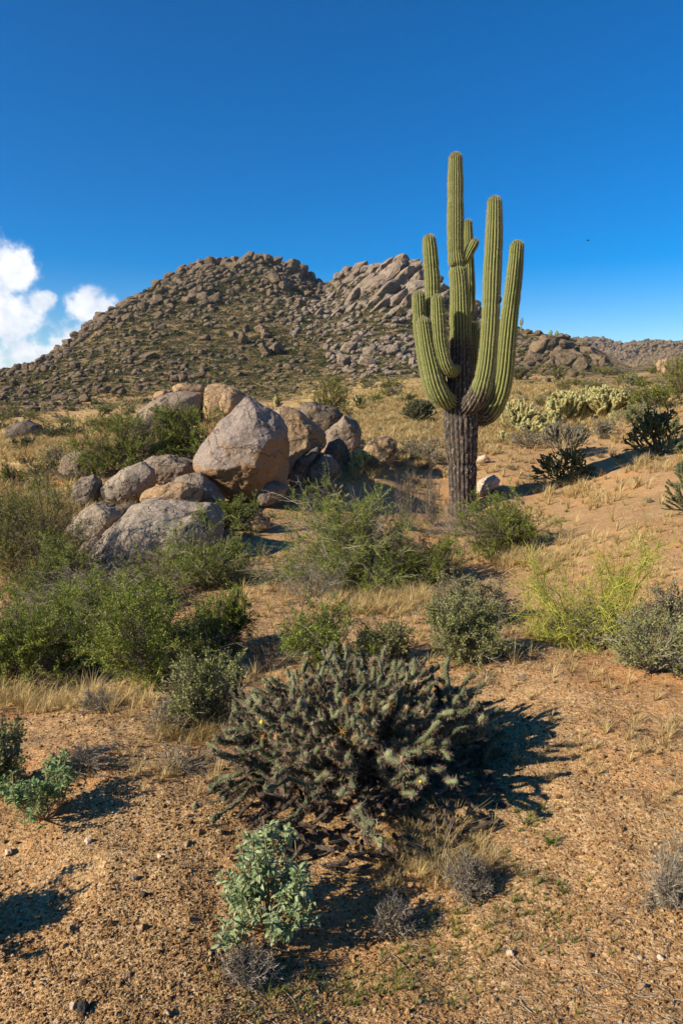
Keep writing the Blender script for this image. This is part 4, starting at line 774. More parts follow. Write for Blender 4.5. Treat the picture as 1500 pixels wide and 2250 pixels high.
# the foreground buckhorn cholla
r_ = np.random.default_rng(42)
bp = at_px(792, 1722); sc0 = depth(bp) / F
root = empty('cholla_cactus', bp - np.array([0, 0, 0.02]))
tag(root, 'large dense spiny bush of grey-green jointed cholla cactus filling the foreground centre', 'cactus')
A, B, G, T = grow(0.65, 0.53, 0.074, r_, n0=38, maxn=3800, split=0.38, up=0.15, jit=0.48, out=0.5, low=0.0, maxpol=1.47)
grp = T
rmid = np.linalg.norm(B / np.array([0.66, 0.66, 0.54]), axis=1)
for s_ in range(38):
    k = grp == s_
    if k.sum() < 2: continue
    mb = MB(); rad = 0.0086 * r_.uniform(0.7, 1.3, k.sum())
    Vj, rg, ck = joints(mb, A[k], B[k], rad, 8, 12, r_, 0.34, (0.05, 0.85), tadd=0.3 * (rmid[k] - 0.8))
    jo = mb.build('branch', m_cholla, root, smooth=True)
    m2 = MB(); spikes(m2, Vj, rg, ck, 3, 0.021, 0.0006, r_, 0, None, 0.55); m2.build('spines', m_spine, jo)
    m3 = MB(); outer = np.where(k & (rmid > 0.72))[0]
    pick = outer[r_.permutation(len(outer))[:5]]
    for i in pick:                                  # small spiny fruits at the joint tips
        D_, Fc = ico(1); c0 = B[i]; m3 = MB(); V_ = D_ * [0.007, 0.007, 0.010] * r_.uniform(0.8, 1.3)
        m3.add(V_ + c0, Fc, 0, np.full(3, r_.choice([0.2, 0.5, 0.65, 1.0], p=[.4, .35, .22, .03])))
        Dd = norm(r_.normal(size=(26, 3)) + [0, 0, 0.4]); side = norm(np.cross(Dd, r_.normal(size=Dd.shape))) * 0.0012
        SV = np.stack([c0 - side, c0 + side, c0 + Dd * r_.uniform(0.018, 0.036, (26, 1))], 1).reshape(-1, 3)
        m3.add(SV, np.arange(78).reshape(-1, 3), 1 if r_.random() < 0.45 else 2, np.repeat(np.stack([r_.random(26)] * 3, 1), 3, 0))
        m3.build('fruit', [m_fruit, m_spine_or, m_spine], root)
# dead lower skirt of old joints; dark extras added inside for shaded gaps
mb = MB(); n = 700; a = r_.uniform(0, 6.28, n); rr = r_.uniform(0.05, 0.62, n); A0 = np.stack([rr * np.cos(a), rr * np.sin(a), 0.02 + 0.30 * r_.random(n) * (1 - (rr / 0.66) ** 2)], 1)
B0 = A0 + norm(r_.normal(size=(n, 3)) * [1, 1, 0.5]) * 0.09
Vj, rg, ck = joints(mb, A0, B0, np.full(n, 0.008), 6, 7, r_, 0.2, (0.0, 0.4)); spikes(mb, Vj, rg, ck, 3, 0.02, 0.0008, r_, 0, 0.1, 0.5)
mb.build('dead_joints', m_stem['brown'], root)
def cholla(name, label, px, py, w, h, skin, spm, seed, seg=0.12, rad=0.016, n0=9, maxn=260, teddy=False, up=0.3, jit=0.4, out=0.4, group=None, cat='cactus', spn=2, slen=0.03, dy=0, low=0.0):
    r_ = np.random.default_rng(seed); p = at_px(px, py); s = depth(p) / F
    root = empty(name, p); tag(root, label, cat, group)
    f_ = max(1.0, (w * s / 2) / (8.5 if teddy else 6.5) / seg); seg *= f_; rad *= f_ ** (0.85 if teddy else 0.6)
    A, B, G, T = grow(w * s / 2, h * s, seg, r_, n0 + (8 if teddy else 0), maxn * (3 if teddy else 2), 0.5, up, jit, out, low=low)
    mb = MB()
    Hh = h * s; Rw = w * s / 2
    rel = np.linalg.norm(B / [Rw, Rw, Hh], axis=1)
    if teddy:
        keep = rel > 0.35
        mw = MB(); joints(mw, A[~keep | (G < 3)], B[~keep | (G < 3)], np.full((~keep | (G < 3)).sum(), rad * 0.9), 5, 5, r_, 0, (0.0, 0.5)); mw.build('trunk', m_stem['brown'], root, smooth=True)
        A, B = A[keep], B[keep]
    Vj, rg, ck = joints(mb, A, B, rad * r_.uniform(0.8, 1.2, len(A)), 6, 7, r_, 0.10 if teddy else 0.22, (0.1, 1.0))
    jo = mb.build('branches', skin, root, smooth=True)
    if spm: m2 = MB(); spikes(m2, Vj, rg, ck, spn, slen, max(0.0009, s * 0.35), r_, 0, None, 0.8, 0.5); m2.build('spines', spm, jo)
    return root
cholla('teddy_bear_cholla', 'small pale teddy bear cholla beside the near boulders', 792, 1036, 54, 42, m_teddy, m_teddy_sp, 51, 0.085, 0.030, 12, 120, True, 0.35, 0.35, 0.3, slen=0.02)
cholla('teddy_bear_cholla', 'largest domed pale yellow teddy bear cholla in the clump right of the saguaro', 1240, 930, 110, 72, m_teddy, m_teddy_sp, 52, 0.14, 0.042, 14, 520, True, 0.3, 0.35, 0.3, slen=0.035)
cholla('teddy_bear_cholla', 'broad flat-topped pale teddy bear cholla right of the domed one', 1330, 916, 125, 62, m_teddy, m_teddy_sp, 53, 0.14, 0.04, 14, 520, True, 0.3, 0.35, 0.35, slen=0.035)
cholla('teddy_bear_cholla', 'greener teddy bear cholla behind and between the two big ones', 1292, 905, 80, 48, m_teddy, m_teddy_sp, 54, 0.14, 0.04, 12, 300, True, slen=0.035)
cholla('teddy_bear_cholla', 'low pale teddy bear cholla leaning downhill in the clump', 1165, 958, 90, 30, m_teddy, m_teddy_sp, 55, 0.13, 0.04, 12, 240, True, 0.1, 0.35, 0.4, slen=0.035)
cholla('teddy_bear_cholla', 'lowest leftmost small pale teddy bear cholla of the clump', 1102, 972, 34, 22, m_teddy, m_teddy_sp, 56, 0.1, 0.032, 9, 80, True, slen=0.025)
cholla('teddy_bear_cholla', 'sparse teddy bear cholla with bare dark branches next to the saguaro', 1138, 950, 90, 64, m_teddy, m_teddy_sp, 57, 0.16, 0.034, 7, 150, True, 0.3, 0.45, 0.4, slen=0.03)
cholla('teddy_bear_cholla', 'tiny pale teddy bear cholla on the sandy edge below the broad one', 1347, 928, 26, 22, m_teddy, m_teddy_sp, 58, 0.08, 0.03, 9, 60, True, slen=0.02)
cholla('teddy_bear_cholla', 'distant pale teddy bear cholla behind the tip of the huge boulder', 608, 897, 28, 24, m_teddy, m_teddy_sp, 59, 0.14, 0.045, 9, 70, True, slen=0.03)
cholla('teddy_bear_cholla', 'pale teddy bear cholla in front of the domed one, partly behind grey staghorn', 1205, 948, 60, 40, m_teddy, m_teddy_sp, 60, 0.12, 0.04, 11, 200, True, slen=0.03)
cholla('staghorn_cholla', 'grey-green staghorn cholla in front of the teddy bear clump', 1240, 1005, 120, 98, m_cholla_gy, m_spine, 61, 0.11, 0.010, 16, 520, up=0.4, slen=0.015, spn=1)
cholla('staghorn_cholla', 'black-green staghorn cholla below the grey one, beside the saguaro shadow', 1232, 1068, 135, 92, m_cholla_dk, None, 62, 0.075, 0.0112, 11, 340, up=0.2, out=0.35, jit=0.6)
cholla('staghorn_cholla', 'wide dark staghorn cholla on the slope at the right edge above the shadow', 1445, 1000, 150, 100, m_cholla_dk, None, 63, 0.085, 0.012, 13, 420, up=0.22, out=0.35, jit=0.58)
cholla('staghorn_cholla', 'green staghorn cholla cut off by the right edge, lower down', 1512, 1130, 115, 125, m_cholla_dk, m_spine, 64, 0.08, 0.011, 16, 320, up=0.1, out=0.7, jit=0.35, slen=0.012, spn=1)
cholla('staghorn_cholla', 'small dark staghorn cholla far up the golden meadow, left of the round dark bush', 790, 897, 40, 30, m_cholla_dk, None, 65, 0.16, 0.022, 12, 160)
cholla('staghorn_cholla', 'brownish low staghorn cholla behind the central mesquite', 724, 1118, 100, 58, m_cholla_gy, m_spine, 66, 0.10, 0.018, 16, 240, up=0.5, slen=0.012, spn=1)
cholla('staghorn_cholla', 'round dark brown cholla bush in the golden meadow left of the saguaro', 920, 930, 76, 62, m_cholla_dk, m_stem['brown'], 67, 0.10, 0.014, 16, 700, up=0.2, out=0.5, jit=0.5, slen=0.02, spn=1)
# far saguaros on the skyline
for px, py, h, lab in [(1144, 722, 22, 'tiny grey saguaro cluster on the spur skyline nearest the giant cactus'), (1208, 742, 15, 'left of the two tiny saguaros on the spur skyline'), (1221, 743, 15, 'right of the two tiny saguaros on the spur skyline')]:
    p = hit(px, py + 6, 60)[0]
    if np.isnan(p).any(): continue
    s = depth(p) / F; mb = MB(); hh = (h + 8) * s
    sag_column(mb, [[0, 0, -0.3, 1.6 * s], [0, 0, hh * .5, 1.6 * s], [0, 0, hh, 1.3 * s]], 8, young, 1)
    for sd, a0, a1 in ((-1, .45, .8), (1, .5, .9)): sag_column(mb, [[0, 0, hh * a0, s], [sd * 2.2 * s, 0, hh * (a0 + .02), 1.1 * s], [sd * 3.2 * s, 0, hh * (a0 + .15), 1.1 * s], [sd * 3.2 * s, 0, hh * a1, s]], 8, young, 2)
    o = mb.build('saguaro', m_sag, loc=p, smooth=True); tag(o, lab, 'cactus')
# ---------------------------------------------------------------- shrubs
def branch(Pp, Rp, n, L0, L1, spread, up, M, r_, curl=0.15, t0=0.25, unit=None):
    N_, Mp = Pp.shape[:2]
    ip = np.repeat(np.arange(N_), n); t = r_.uniform(t0, 1, len(ip)) * (Mp - 1); i0 = np.minimum(t.astype(int), Mp - 2); f = (t - i0)[:, None]
    S_ = Pp[ip, i0] * (1 - f) + Pp[ip, i0 + 1] * f; D = norm(Pp[ip, i0 + 1] - Pp[ip, i0])
    D = norm(D + r_.normal(size=D.shape) * spread + np.array([0, 0, up]))
    return poly(S_, D, r_.uniform(L0, L1, len(ip)), M, r_, curl, up * 0.3), ip
def poly(S_, D, Ls, M, r_, curl, up):
    P = [S_]; st = (Ls / (M - 1))[:, None]
    for _ in range(M - 1):
        P.append(P[-1] + D * st); D = norm(D + r_.normal(size=D.shape) * curl + np.array([0, 0, up]))
    return np.stack(P, 1)
def leaves(mb, C, Dr, size, aspect, r_, tint=(0, 1), mat=0, fold=0.0, droop=0.0, tn=None):
    n = len(C); D = norm(Dr + r_.normal(size=(n, 3)) * 0.7 + [0, 0, -droop]); side = norm(np.cross(D, r_.normal(size=(n, 3)) + [0, 0, 0.6])); Ls = size * r_.uniform(0.6, 1.3, (n, 1))
    up_ = np.cross(side, D)
    tip = C + D * Ls - up_ * 0 + np.array([0, 0, -droop * 0.25]) * Ls
    midp = C + D * Ls * 0.45
    V = np.stack([C, midp + side * Ls * aspect + up_ * fold * Ls, tip, midp - side * Ls * aspect + up_ * fold * Ls], 1).reshape(-1, 3)
    if tn is None: tn = tint[0] + (tint[1] - tint[0]) * r_.random(n)
    if fold:
        f = np.arange(n)[:, None] * 4; Fc = np.concatenate([f + [0, 1, 2], f + [0, 2, 3]])
    else: Fc = np.arange(n * 4).reshape(-1, 4)
    mb.add(V, Fc, mat, np.repeat(np.stack([tn] * 3, 1), 4, 0))
KIND = dict(
 mesquite=dict(leaf='green', stem='brown', n=(22, 11, 9), nl=24, ls=0.012, asp=0.34, spread=0.85, curl=0.27, bare=0.38, pol=1.25, fol=1.0),
 mesqdark=dict(leaf='green', stem='grey', n=(26, 11, 9), nl=22, ls=0.012, asp=0.34, spread=0.9, curl=0.3, bare=0.42, pol=1.35, fol=1.0),
 sage=dict(leaf='sage', stem='grey', n=(28, 9, 7), nl=9, ls=0.012, asp=0.42, spread=0.5, curl=0.12, bare=0.28, pol=1.1, fol=1.0),
 grey=dict(leaf='grey', stem='grey', n=(26, 8, 6), nl=7, ls=0.018, asp=0.32, spread=0.55, curl=0.15, bare=0.3, pol=1.2, fol=1.0),
 dead=dict(leaf='grey', stem='grey', n=(34, 10, 8), nl=0, ls=0.018, asp=0.3, spread=0.6, curl=0.3, bare=1.0, pol=1.3, fol=1.0),
 green=dict(leaf='green', stem='brown', n=(26, 9, 8), nl=13, ls=0.012, asp=0.36, spread=0.6, curl=0.18, bare=0.25, pol=1.1, fol=1.0),
 dark=dict(leaf='dark', stem='brown', n=(20, 8, 6), nl=16, ls=0.03, asp=0.35, spread=0.6, curl=0.15, bare=0.1, pol=1.2, fol=1.0),
 yellow=dict(leaf='yellow', stem='brown', n=(22, 8, 6), nl=16, ls=0.03, asp=0.3, spread=0.5, curl=0.15, bare=0.1, pol=1.1, fol=1.0),
 palo=dict(leaf='yellow', stem='green', n=(24, 14, 9), nl=1, ls=0.012, asp=0.3, spread=1.0, curl=0.34, bare=0.0, pol=1.55, fol=1.0))
def shrub_meshes(kind, R_, H_, px_m, seed, dens=1.0, names=None):
    """R_, H_ metres; px_m metres per photo pixel (twigs and leaves never go below what the picture can show)"""
    K_ = KIND[kind]; r_ = np.random.default_rng(seed)
    n1, n2, n3 = K_['n']; n1 = max(5, int(n1 * dens ** 0.5)); n2 = max(3, int(n2 * dens ** 0.3))
    a = r_.uniform(0, 2 * math.pi, n1); pol = K_['pol'] * r_.random(n1) ** (0.5 if kind != 'palo' else 0.38); D = np.stack([np.sin(pol) * np.cos(a), np.sin(pol) * np.sin(a), np.cos(pol)], 1)
    S_ = np.stack([np.cos(a), np.sin(a), 0 * a], 1) * 0.05 * r_.random((n1, 1))
    up = 0.10 if kind != 'palo' else 0.02
    P1 = poly(S_, D, r_.uniform(0.6, 0.98, n1), 7, r_, K_['curl'], up * 0.3)
    P2, i2 = branch(P1, None, n2, 0.22, 0.5, K_['spread'], up, 5, r_, K_['curl'], 0.2)
    P3_, i3 = branch(P2, None, n3, 0.10, 0.22, K_['spread'], up, 4, r_, K_['curl'], 0.2)
    sc = np.array([R_, R_, H_]); size = (R_ * R_ * H_) ** (1 / 3)
    stem = MB()
    tw = max(0.0016, px_m * (0.42 if kind != 'palo' else 0.56)) * (0.62 if kind == 'dead' else 1)
    for P, r0, r1, k in ((P1, max(0.010 * size ** 0.5, tw * 1.6), tw, 4), (P2, tw * 1.2, tw * 0.7, 3), (P3_, tw * 0.8, tw * 0.3, 3)):
        P = P * sc; P[..., 2] = np.maximum(P[..., 2], 0.0)
        Rr = np.linspace(r0, r1, P.shape[1])[None] * np.ones((len(P), 1)); V, Fc, _, _ = tubes(P, Rr, k)
        stem.add(V, Fc, 0, np.repeat(np.repeat(r_.random((len(P), 1)), P.shape[1] * k, 0), 3, 1))
    fol = None
    if K_['nl']:
        lush = r_.random(len(P2)) > K_['bare']
        lush &= vnoise(P2[:, 0] * 3.5 + seed) > -0.45
        keep = lush[i3]; T3 = P3_[keep]
        nl = max(1, int(K_['nl'] * dens)); ip = np.repeat(np.arange(len(T3)), nl); t = r_.uniform(0.1, 1, len(ip)) * 3; i0 = np.minimum(t.astype(int), 2); f = (t - i0)[:, None]
        C = (T3[ip, i0] * (1 - f) + T3[ip, i0 + 1] * f) * sc; Dr = norm(T3[ip, i0 + 1] - T3[ip, i0])
        C += r_.normal(size=C.shape) * 0.008; C[:, 2] = np.maximum(C[:, 2], 0.01)
        clump = np.repeat(r_.random(len(T3)), nl)
        fol = MB(); leaves(fol, C, Dr, max(K_['ls'], px_m * 2.3), K_['asp'], r_, tn=np.clip(0.55 * clump + 0.45 * r_.random(len(ip)), 0, 1))
    return stem, fol, K_
def shrub(name, label, px, py, w, h, kind, seed, dens=1.0, group=None, cat='shrub', leaf=None, stemc=None):
    p = at_px(px, py); s = depth(p) / F
    stem, fol, K_ = shrub_meshes(kind, w * s * 0.6, h * s * 1.08, s, seed, dens)
    root = empty(name, p); tag(root, label, cat, group)
    stem.build('stems' if fol else 'twigs', m_stem[stemc or K_['stem']], root)
    if fol: fol.build('foliage', m_leaf[leaf or K_['leaf']], root)
    return root
Sh = shrub
Sh('mesquite_bush', 'bright green mesquite bush, front right of the big left thicket', 350, 1500, 350, 220, 'mesquite', 1, 1.5)
Sh('mesquite_bush', 'dense green mesquite bush at the left edge of the left thicket', 70, 1495, 340, 200, 'mesquite', 2, 1.5)
Sh('mesquite_bush', 'green mesquite bush in the middle of the left thicket', 210, 1440, 300, 180, 'mesquite', 3, 1.2)
Sh('mesquite_bush', 'dark green bush directly in front of the broad dome boulder', 450, 1290, 240, 140, 'mesqdark', 4, 1.5)
Sh('mesquite_bush', 'green bush between the dome boulder and the front thicket', 290, 1330, 260, 90, 'mesquite', 5, 1.2)
Sh('creosote_bush', 'yellow-green topped bush with bare dark branches at the left edge below the meadow', 70, 1290, 260, 230, 'mesqdark', 6, 1.4, leaf='yellow', stemc='brown')
Sh('creosote_bush', 'yellow-green bush at the far left edge, upper one', 20, 1200, 170, 130, 'green', 7, 1.2, leaf='yellow')
Sh('creosote_bush', 'dark twiggy bush left of the pale sloping slab', 120, 1320, 180, 130, 'mesqdark', 8, 1.2, stemc='brown')
Sh('mesquite_bush', 'large green mesquite with a skirt of pale bare twigs in the middle of the picture', 765, 1292, 400, 210, 'mesqdark', 9, 3.0)
Sh('mesquite_bush', 'low green bush at the right foot of the central mesquite', 940, 1285, 160, 110, 'mesquite', 10, 1.2)
Sh('mesquite_bush', 'bright green bush growing right around the saguaro foot', 1105, 1215, 230, 120, 'mesquite', 11, 1.5)
Sh('bare_shrub', 'sprawling bare grey twigs left of the central mesquite', 680, 1320, 170, 90, 'dead', 12, 0.8)
Sh('bare_shrub', 'leafless grey shrub standing behind the central mesquite, left one', 893, 1165, 70, 130, 'dead', 13, 0.4)
Sh('bare_shrub', 'leafless grey shrub just left of the saguaro trunk', 948, 1150, 60, 110, 'dead', 14, 0.4)
Sh('bare_shrub', 'dead brown shrub at the foot of the saguaro trunk', 1000, 1180, 150, 70, 'dead', 15, 0.7)
Sh('desert_shrub', 'green-topped shrub on grey twigs right below the sandy patch centre left', 712, 1470, 190, 130, 'green', 16, 1.2, leaf='green', stemc='grey')
Sh('desert_shrub', 'small sage shrub between two larger shrubs in the centre row', 850, 1460, 110, 85, 'sage', 17, 1.0)
Sh('desert_shrub', 'leafy sage-green shrub on the rim of the sandy clearing', 1020, 1455, 180, 130, 'sage', 18, 1.5)
Sh('desert_shrub', 'grey-brown twiggy shrub behind the leafy sage shrub', 1035, 1370, 180, 95, 'grey', 19, 1.5)
Sh('palo_verde', 'bright yellow-green leafless palo verde shrub on the right', 1295, 1410, 320, 300, 'palo', 20, 1.0, cat='shrub')
Sh('desert_shrub', 'dark grey-green shrub growing under the palo verde', 1300, 1415, 170, 72, 'grey', 21, 1.2)
Sh('desert_shrub', 'grey sage shrub at the right edge beside the palo verde', 1430, 1475, 200, 112, 'sage', 22, 0.8)
Sh('desert_shrub', 'grey twiggy shrub at the right edge behind the sage shrub', 1480, 1390, 140, 90, 'grey', 23, 1.2)
Sh('desert_shrub', 'sage-green shrub above a grey dead mound, left of the large cholla', 458, 1590, 190, 130, 'sage', 24, 1.4, leaf='sage')
Sh('bare_shrub', 'grey dead mound of fine twigs at the left foot of the sage-green shrub', 385, 1605, 140, 75, 'dead', 25, 1.2)
Sh('bare_shrub', 'bare dark twig plant on the orange sand between thicket and centre row', 590, 1475, 80, 110, 'dead', 26, 0.15, stemc='brown')
Sh('desert_shrub', 'grey-green shrub cut off by the left edge above the small brittlebush', 0, 1735, 130, 135, 'sage', 27, 0.7)
Sh('bare_shrub', 'dry brown twigs on the sand between left edge and sage shrub', 175, 1690, 110, 60, 'dead', 28, 0.4)
Sh('bare_shrub', 'fine dead twigs on the sand left of the large cholla', 400, 1690, 120, 50, 'dead', 29, 0.35)
Sh('bare_shrub', 'grey tangled twigs lying at the lower right edge', 1480, 1990, 170, 130, 'dead', 30, 0.5)
Sh('mesquite_bush', 'dark mesquite with black outreaching branches behind the stacked slabs', 262, 1045, 200, 130, 'mesquite', 31, 1.4)
Sh('mesquite_bush', 'rounded green bush directly left of the huge boulder', 405, 1015, 170, 115, 'mesquite', 32, 1.6)
Sh('desert_shrub', 'small green shrub growing between the rocks below the huge boulder', 520, 1165, 120, 65, 'green', 33, 1.0)
Sh('desert_shrub', 'little green shrub before the shadowed gap right of the huge boulder', 712, 1056, 52, 36, 'green', 34, 0.5)
Sh('desert_shrub', 'yellow-green bush behind the dark layered boulder', 722, 915, 90, 65, 'yellow', 35, 0.8)
Sh('desert_shrub', 'round green bush at the right edge of the far flat', 1440, 902, 110, 56, 'dark', 36, 1.0, leaf='green')
Sh('desert_shrub', 'tall yellow-green bush on the right edge skyline', 1490, 880, 110, 85, 'yellow', 37, 1.0)
Sh('desert_shrub', 'silvery sage bush right of the teddy bear clump', 1400, 938, 90, 46, 'sage', 38, 0.8)
Sh('desert_shrub', 'grey shrub lying in front of the teddy bear clump', 1160, 985, 90, 40, 'grey', 39, 0.7)
Sh('desert_shrub', 'grey shrub at the right of the staghorn chollas below the teddy bears', 1320, 965, 70, 40, 'grey', 40, 0.7)
Sh('desert_shrub', 'grey-green low shrub left of the saguaro in the meadow edge', 930, 1010, 120, 46, 'grey', 41, 0.8)
Sh('desert_shrub', 'purple-grey low shrub beside the solitary rounded boulder', 820, 1030, 70, 36, 'grey', 42, 0.6)
Sh('desert_shrub', 'grey shrub in the dry grass under the front of the thicket', 215, 1560, 90, 50, 'dead', 43, 0.5)
Sh('desert_shrub', 'green-yellow bush behind the capped dome at left', 235, 955, 100, 40, 'yellow', 44, 0.7)
Sh('desert_shrub', 'brown-grey bush in front of the capped dome', 330, 965, 110, 46, 'grey', 45, 0.7)
Sh('desert_shrub', 'small dark bush on the left meadow', 52, 992, 60, 30, 'dark', 46, 0.5)
Sh('desert_shrub', 'wide dark green bush on the left meadow near the black dome boulder', 140, 965, 110, 36, 'dark', 47, 0.7)
Sh('mesquite_bush', 'green bush sloping to the sand at the right end of the left thicket', 490, 1430, 170, 130, 'mesquite', 61, 1.2)
Sh('mesquite_bush', 'dark green bush at the back of the left thicket under the pale slab', 180, 1370, 300, 130, 'mesqdark', 62, 1.4)
# out of frame on the left: their shadows reach into the picture
Sh('desert_shrub', 'bushy shrub just outside the left edge near the camera', -260, 2140, 260, 230, 'green', 48, 1.4)
# grey curly mounds round the cholla foot
Sh('bare_shrub', 'curly pale grey mound of dead twigs below the right of the large cholla', 1025, 1965, 110, 95, 'dead', 49, 1.0)
Sh('bare_shrub', 'dark grey twig mound below the middle of the large cholla', 868, 2050, 90, 90, 'dead', 50, 0.8)
Sh('bare_shrub', 'dark curly twig mound under the silvery brittlebush', 545, 2150, 120, 70, 'dead', 51, 1.0)
# ---- brittlebushes with broad leaves in rosettes
def brittle(label, px, py, w, h, seed, leafm, ls, nst=34, stalks=5):
    r_ = np.random.default_rng(seed); p = at_px(px, py); s = depth(p) / F; R_, H_ = w * s / 2, h * s
    root = empty('brittlebush', p); tag(root, label, 'shrub')
    a = r_.uniform(0, 6.283, nst); pol = 1.35 * np.sqrt(r_.random(nst)); D = np.stack([np.sin(pol) * np.cos(a), np.sin(pol) * np.sin(a), np.cos(pol)], 1)
    P1 = poly(np.zeros((nst, 3)), D, r_.uniform(0.6, 1.0, nst), 7, r_, 0.12, 0.12)
    P2, _ = branch(P1, None, 4, 0.15, 0.32, 0.5, 0.25, 5, r_, 0.12, 0.35)
    sc = np.array([R_, R_, H_]); st = MB()
    for P, r0, r1 in ((P1, 0.0035, 0.0018), (P2, 0.002, 0.0012)):
        P = P * sc; V, Fc, _, _ = tubes(P, np.linspace(r0, r1, P.shape[1])[None] * np.ones((len(P), 1)), 5); st.add(V, Fc, 0, np.repeat(np.stack([r_.random(len(P))] * 3, 1), P.shape[1] * 5, 0))
    st.build('stems', m_stem['straw'], root, smooth=True)
    tips = np.concatenate([P1[:, -1], P2[:, -1], P2[:, 3], P1[:, 5]]) * sc; dirs = norm(np.concatenate([P1[:, -1] - P1[:, -2], P2[:, -1] - P2[:, -2], P2[:, 3] - P2[:, 2], P1[:, 5] - P1[:, 4]]))
    n = 7; C = np.repeat(tips, n, 0); Dr = norm(np.repeat(dirs, n, 0) * 0.35 + r_.normal(size=(len(C), 3)) * [1, 1, 0.6]); C = C + Dr * 0.004 + np.repeat(dirs, n, 0) * r_.uniform(-0.02, 0.01, (len(C), 1))
    # each leaf: a six-point blade folded along the midrib and drooping at the tip
    L_ = ls * r_.uniform(0.55, 1.2, (len(C), 1)); side = norm(np.cross(Dr, r_.normal(size=Dr.shape) * 0.5 + [0, 0, 1.0])); up_ = np.cross(side, Dr)
    tn = np.clip(np.repeat(r_.random(len(tips)), n) * 0.4 + r_.random(len(C)) * 0.6, 0, 1)
    b = C; m1 = C + Dr * L_ * 0.35; m2 = C + Dr * L_ * 0.72 + np.array([0, 0, -0.06]) * L_; tp = C + Dr * L_ + np.array([0, 0, -0.22]) * L_
    w1, w2 = 0.20, 0.15
    V = np.stack([b, m1, m2, tp, m1 + side * L_ * w1 + up_ * L_ * 0.09, m2 + side * L_ * w2 + up_ * L_ * 0.06, m1 - side * L_ * w1 + up_ * L_ * 0.09, m2 - side * L_ * w2 + up_ * L_ * 0.06], 1).reshape(-1, 3)
    f = np.arange(len(C))[:, None] * 8; mb = MB()
    Ft = np.concatenate([f + [0, 1, 4], f + [0, 6, 1], f + [2, 3, 5], f + [2, 7, 3]]); Fq = np.concatenate([f + [1, 2, 5, 4], f + [1, 6, 7, 2]])
    cc = np.repeat(np.stack([tn] * 3, 1), 8, 0)
    mb.add(V, Ft, 0, cc); mb.F[4].append(Fq + mb.n - len(V)); mb.M[4].append(np.zeros(len(Fq), np.int32))
    mb.build('foliage', leafm, root, smooth=True)
    for _ in range(stalks):
        i = r_.integers(len(P2)); p0 = P2[i, -1] * sc; P = poly(p0[None], np.array([[r_.normal() * .15, r_.normal() * .15, 1.0]]), np.array([r_.uniform(0.05, 0.12)]), 5, r_, 0.06, 0.1)
        m = MB(); V, Fc, _, _ = tubes(P, np.full((1, 5), 0.0013), 5); m.add(V, Fc, 0, (1, 1, 1)); m.build('flower_stalk', m_stem['straw'], root)
brittle('silvery green brittlebush with broad leaves at the front left foot of the large cholla', 588, 2045, 310, 215, 71, m_leaf['brittle'], 0.026, 40)
brittle('small bright green brittlebush with bare lower stems near the left edge', 98, 1800, 190, 140, 72, m_leaf['brittle2'], 0.022, 24, 3)
# ---- prototypes for the many small shrubs; copies share meshes
def copy_shrub(src, loc, rz, k, label, group):
    r = src.copy(); COL.objects.link(r); r.location = [float(v) for v in loc]; r.rotation_euler = (0, 0, rz); r.scale = (k[0], k[0], k[1]); r['label'] = label; r['group'] = group; r['category'] = 'shrub'
    for ch in src.children: c = ch.copy(); COL.objects.link(c); c.parent = r
    return r
def proto_shrub(kind, seed, px_m, leaf=None, dens=0.35):
    stem, fol, K_ = shrub_meshes(kind, 1, 1, px_m, seed, dens)
    root = empty('desert_shrub', (0, 0, 0)); stem.build('stems', m_stem[K_['stem']], root)
    if fol: fol.build('foliage', m_leaf[leaf or K_['leaf']], root)
    return root
kinds = [('yellow', 'yellow', 'yellow-green low shrub'), ('dark', 'dark', 'dark green low shrub'), ('grey', 'grey', 'grey twiggy low shrub'), ('sage', 'sage', 'pale sage low shrub'), ('green', 'green', 'green low shrub')]
protos = {}
def scatter(poly_, n, seed, w, hr, mix, where, grp, px_m=0.05):
    r_ = np.random.default_rng(seed); s = sample_poly(poly_, n, r_); H = hit(s[:, 0], s[:, 1]); order = np.argsort(-np.nan_to_num(H[:, 1]))
    for i in order:
        if np.isnan(H[i]).any(): continue
        kk = int(r_.choice(5, p=mix)); v = int(r_.integers(0, 3)); sc_ = depth(H[i]) / F; k = (w[0] + (w[1] - w[0]) * r_.random() ** 1.6) * sc_ / 2
        key = (kk, v, px_m); lab = kinds[kk][2] + ' ' + where; g_ = kinds[kk][2] + 's ' + grp
        kz = (k, k * 2 * hr * r_.uniform(0.8, 1.2))
        if key not in protos:
            pr = proto_shrub(kinds[kk][0], 900 + kk * 10 + v, px_m, kinds[kk][1]); pr.location = [float(t) for t in H[i]]; pr.scale = (kz[0], kz[0], kz[1]); tag(pr, lab, 'shrub', g_); protos[key] = pr
        else: copy_shrub(protos[key], H[i], r_.uniform(0, 6.28), kz, lab, g_)
scatter([(690, 850), (900, 835), (900, 905), (690, 900)], 26, 1, (22, 60), 0.45, [.45, .2, .15, .1, .1], 'on the far grassy rise left of the saguaro', 'on the far rise', 0.035)
scatter([(1130, 815), (1500, 815), (1500, 880), (1130, 880)], 44, 2, (22, 62), 0.45, [.4, .2, .1, .15, .15], 'on the far flat below the right spur', 'on the far flat', 0.035)
scatter([(0, 905), (330, 895), (330, 940), (0, 945)], 26, 3, (22, 60), 0.4, [.35, .3, .15, .1, .1], 'at the foot of the hill on the left', 'at the left hill foot', 0.035)
scatter([(0, 1000), (180, 1000), (180, 1110), (0, 1110)], 16, 4, (40, 90), 0.45, [.25, .1, .4, .1, .15], 'in the dry meadow left of the stacked slabs', 'in the left meadow', 0.03)
scatter([(800, 900), (960, 900), (960, 1060), (860, 1040)], 18, 5, (20, 46), 0.4, [.1, .1, .5, .2, .1], 'in the golden grass left of the saguaro', 'in the golden grass', 0.03)
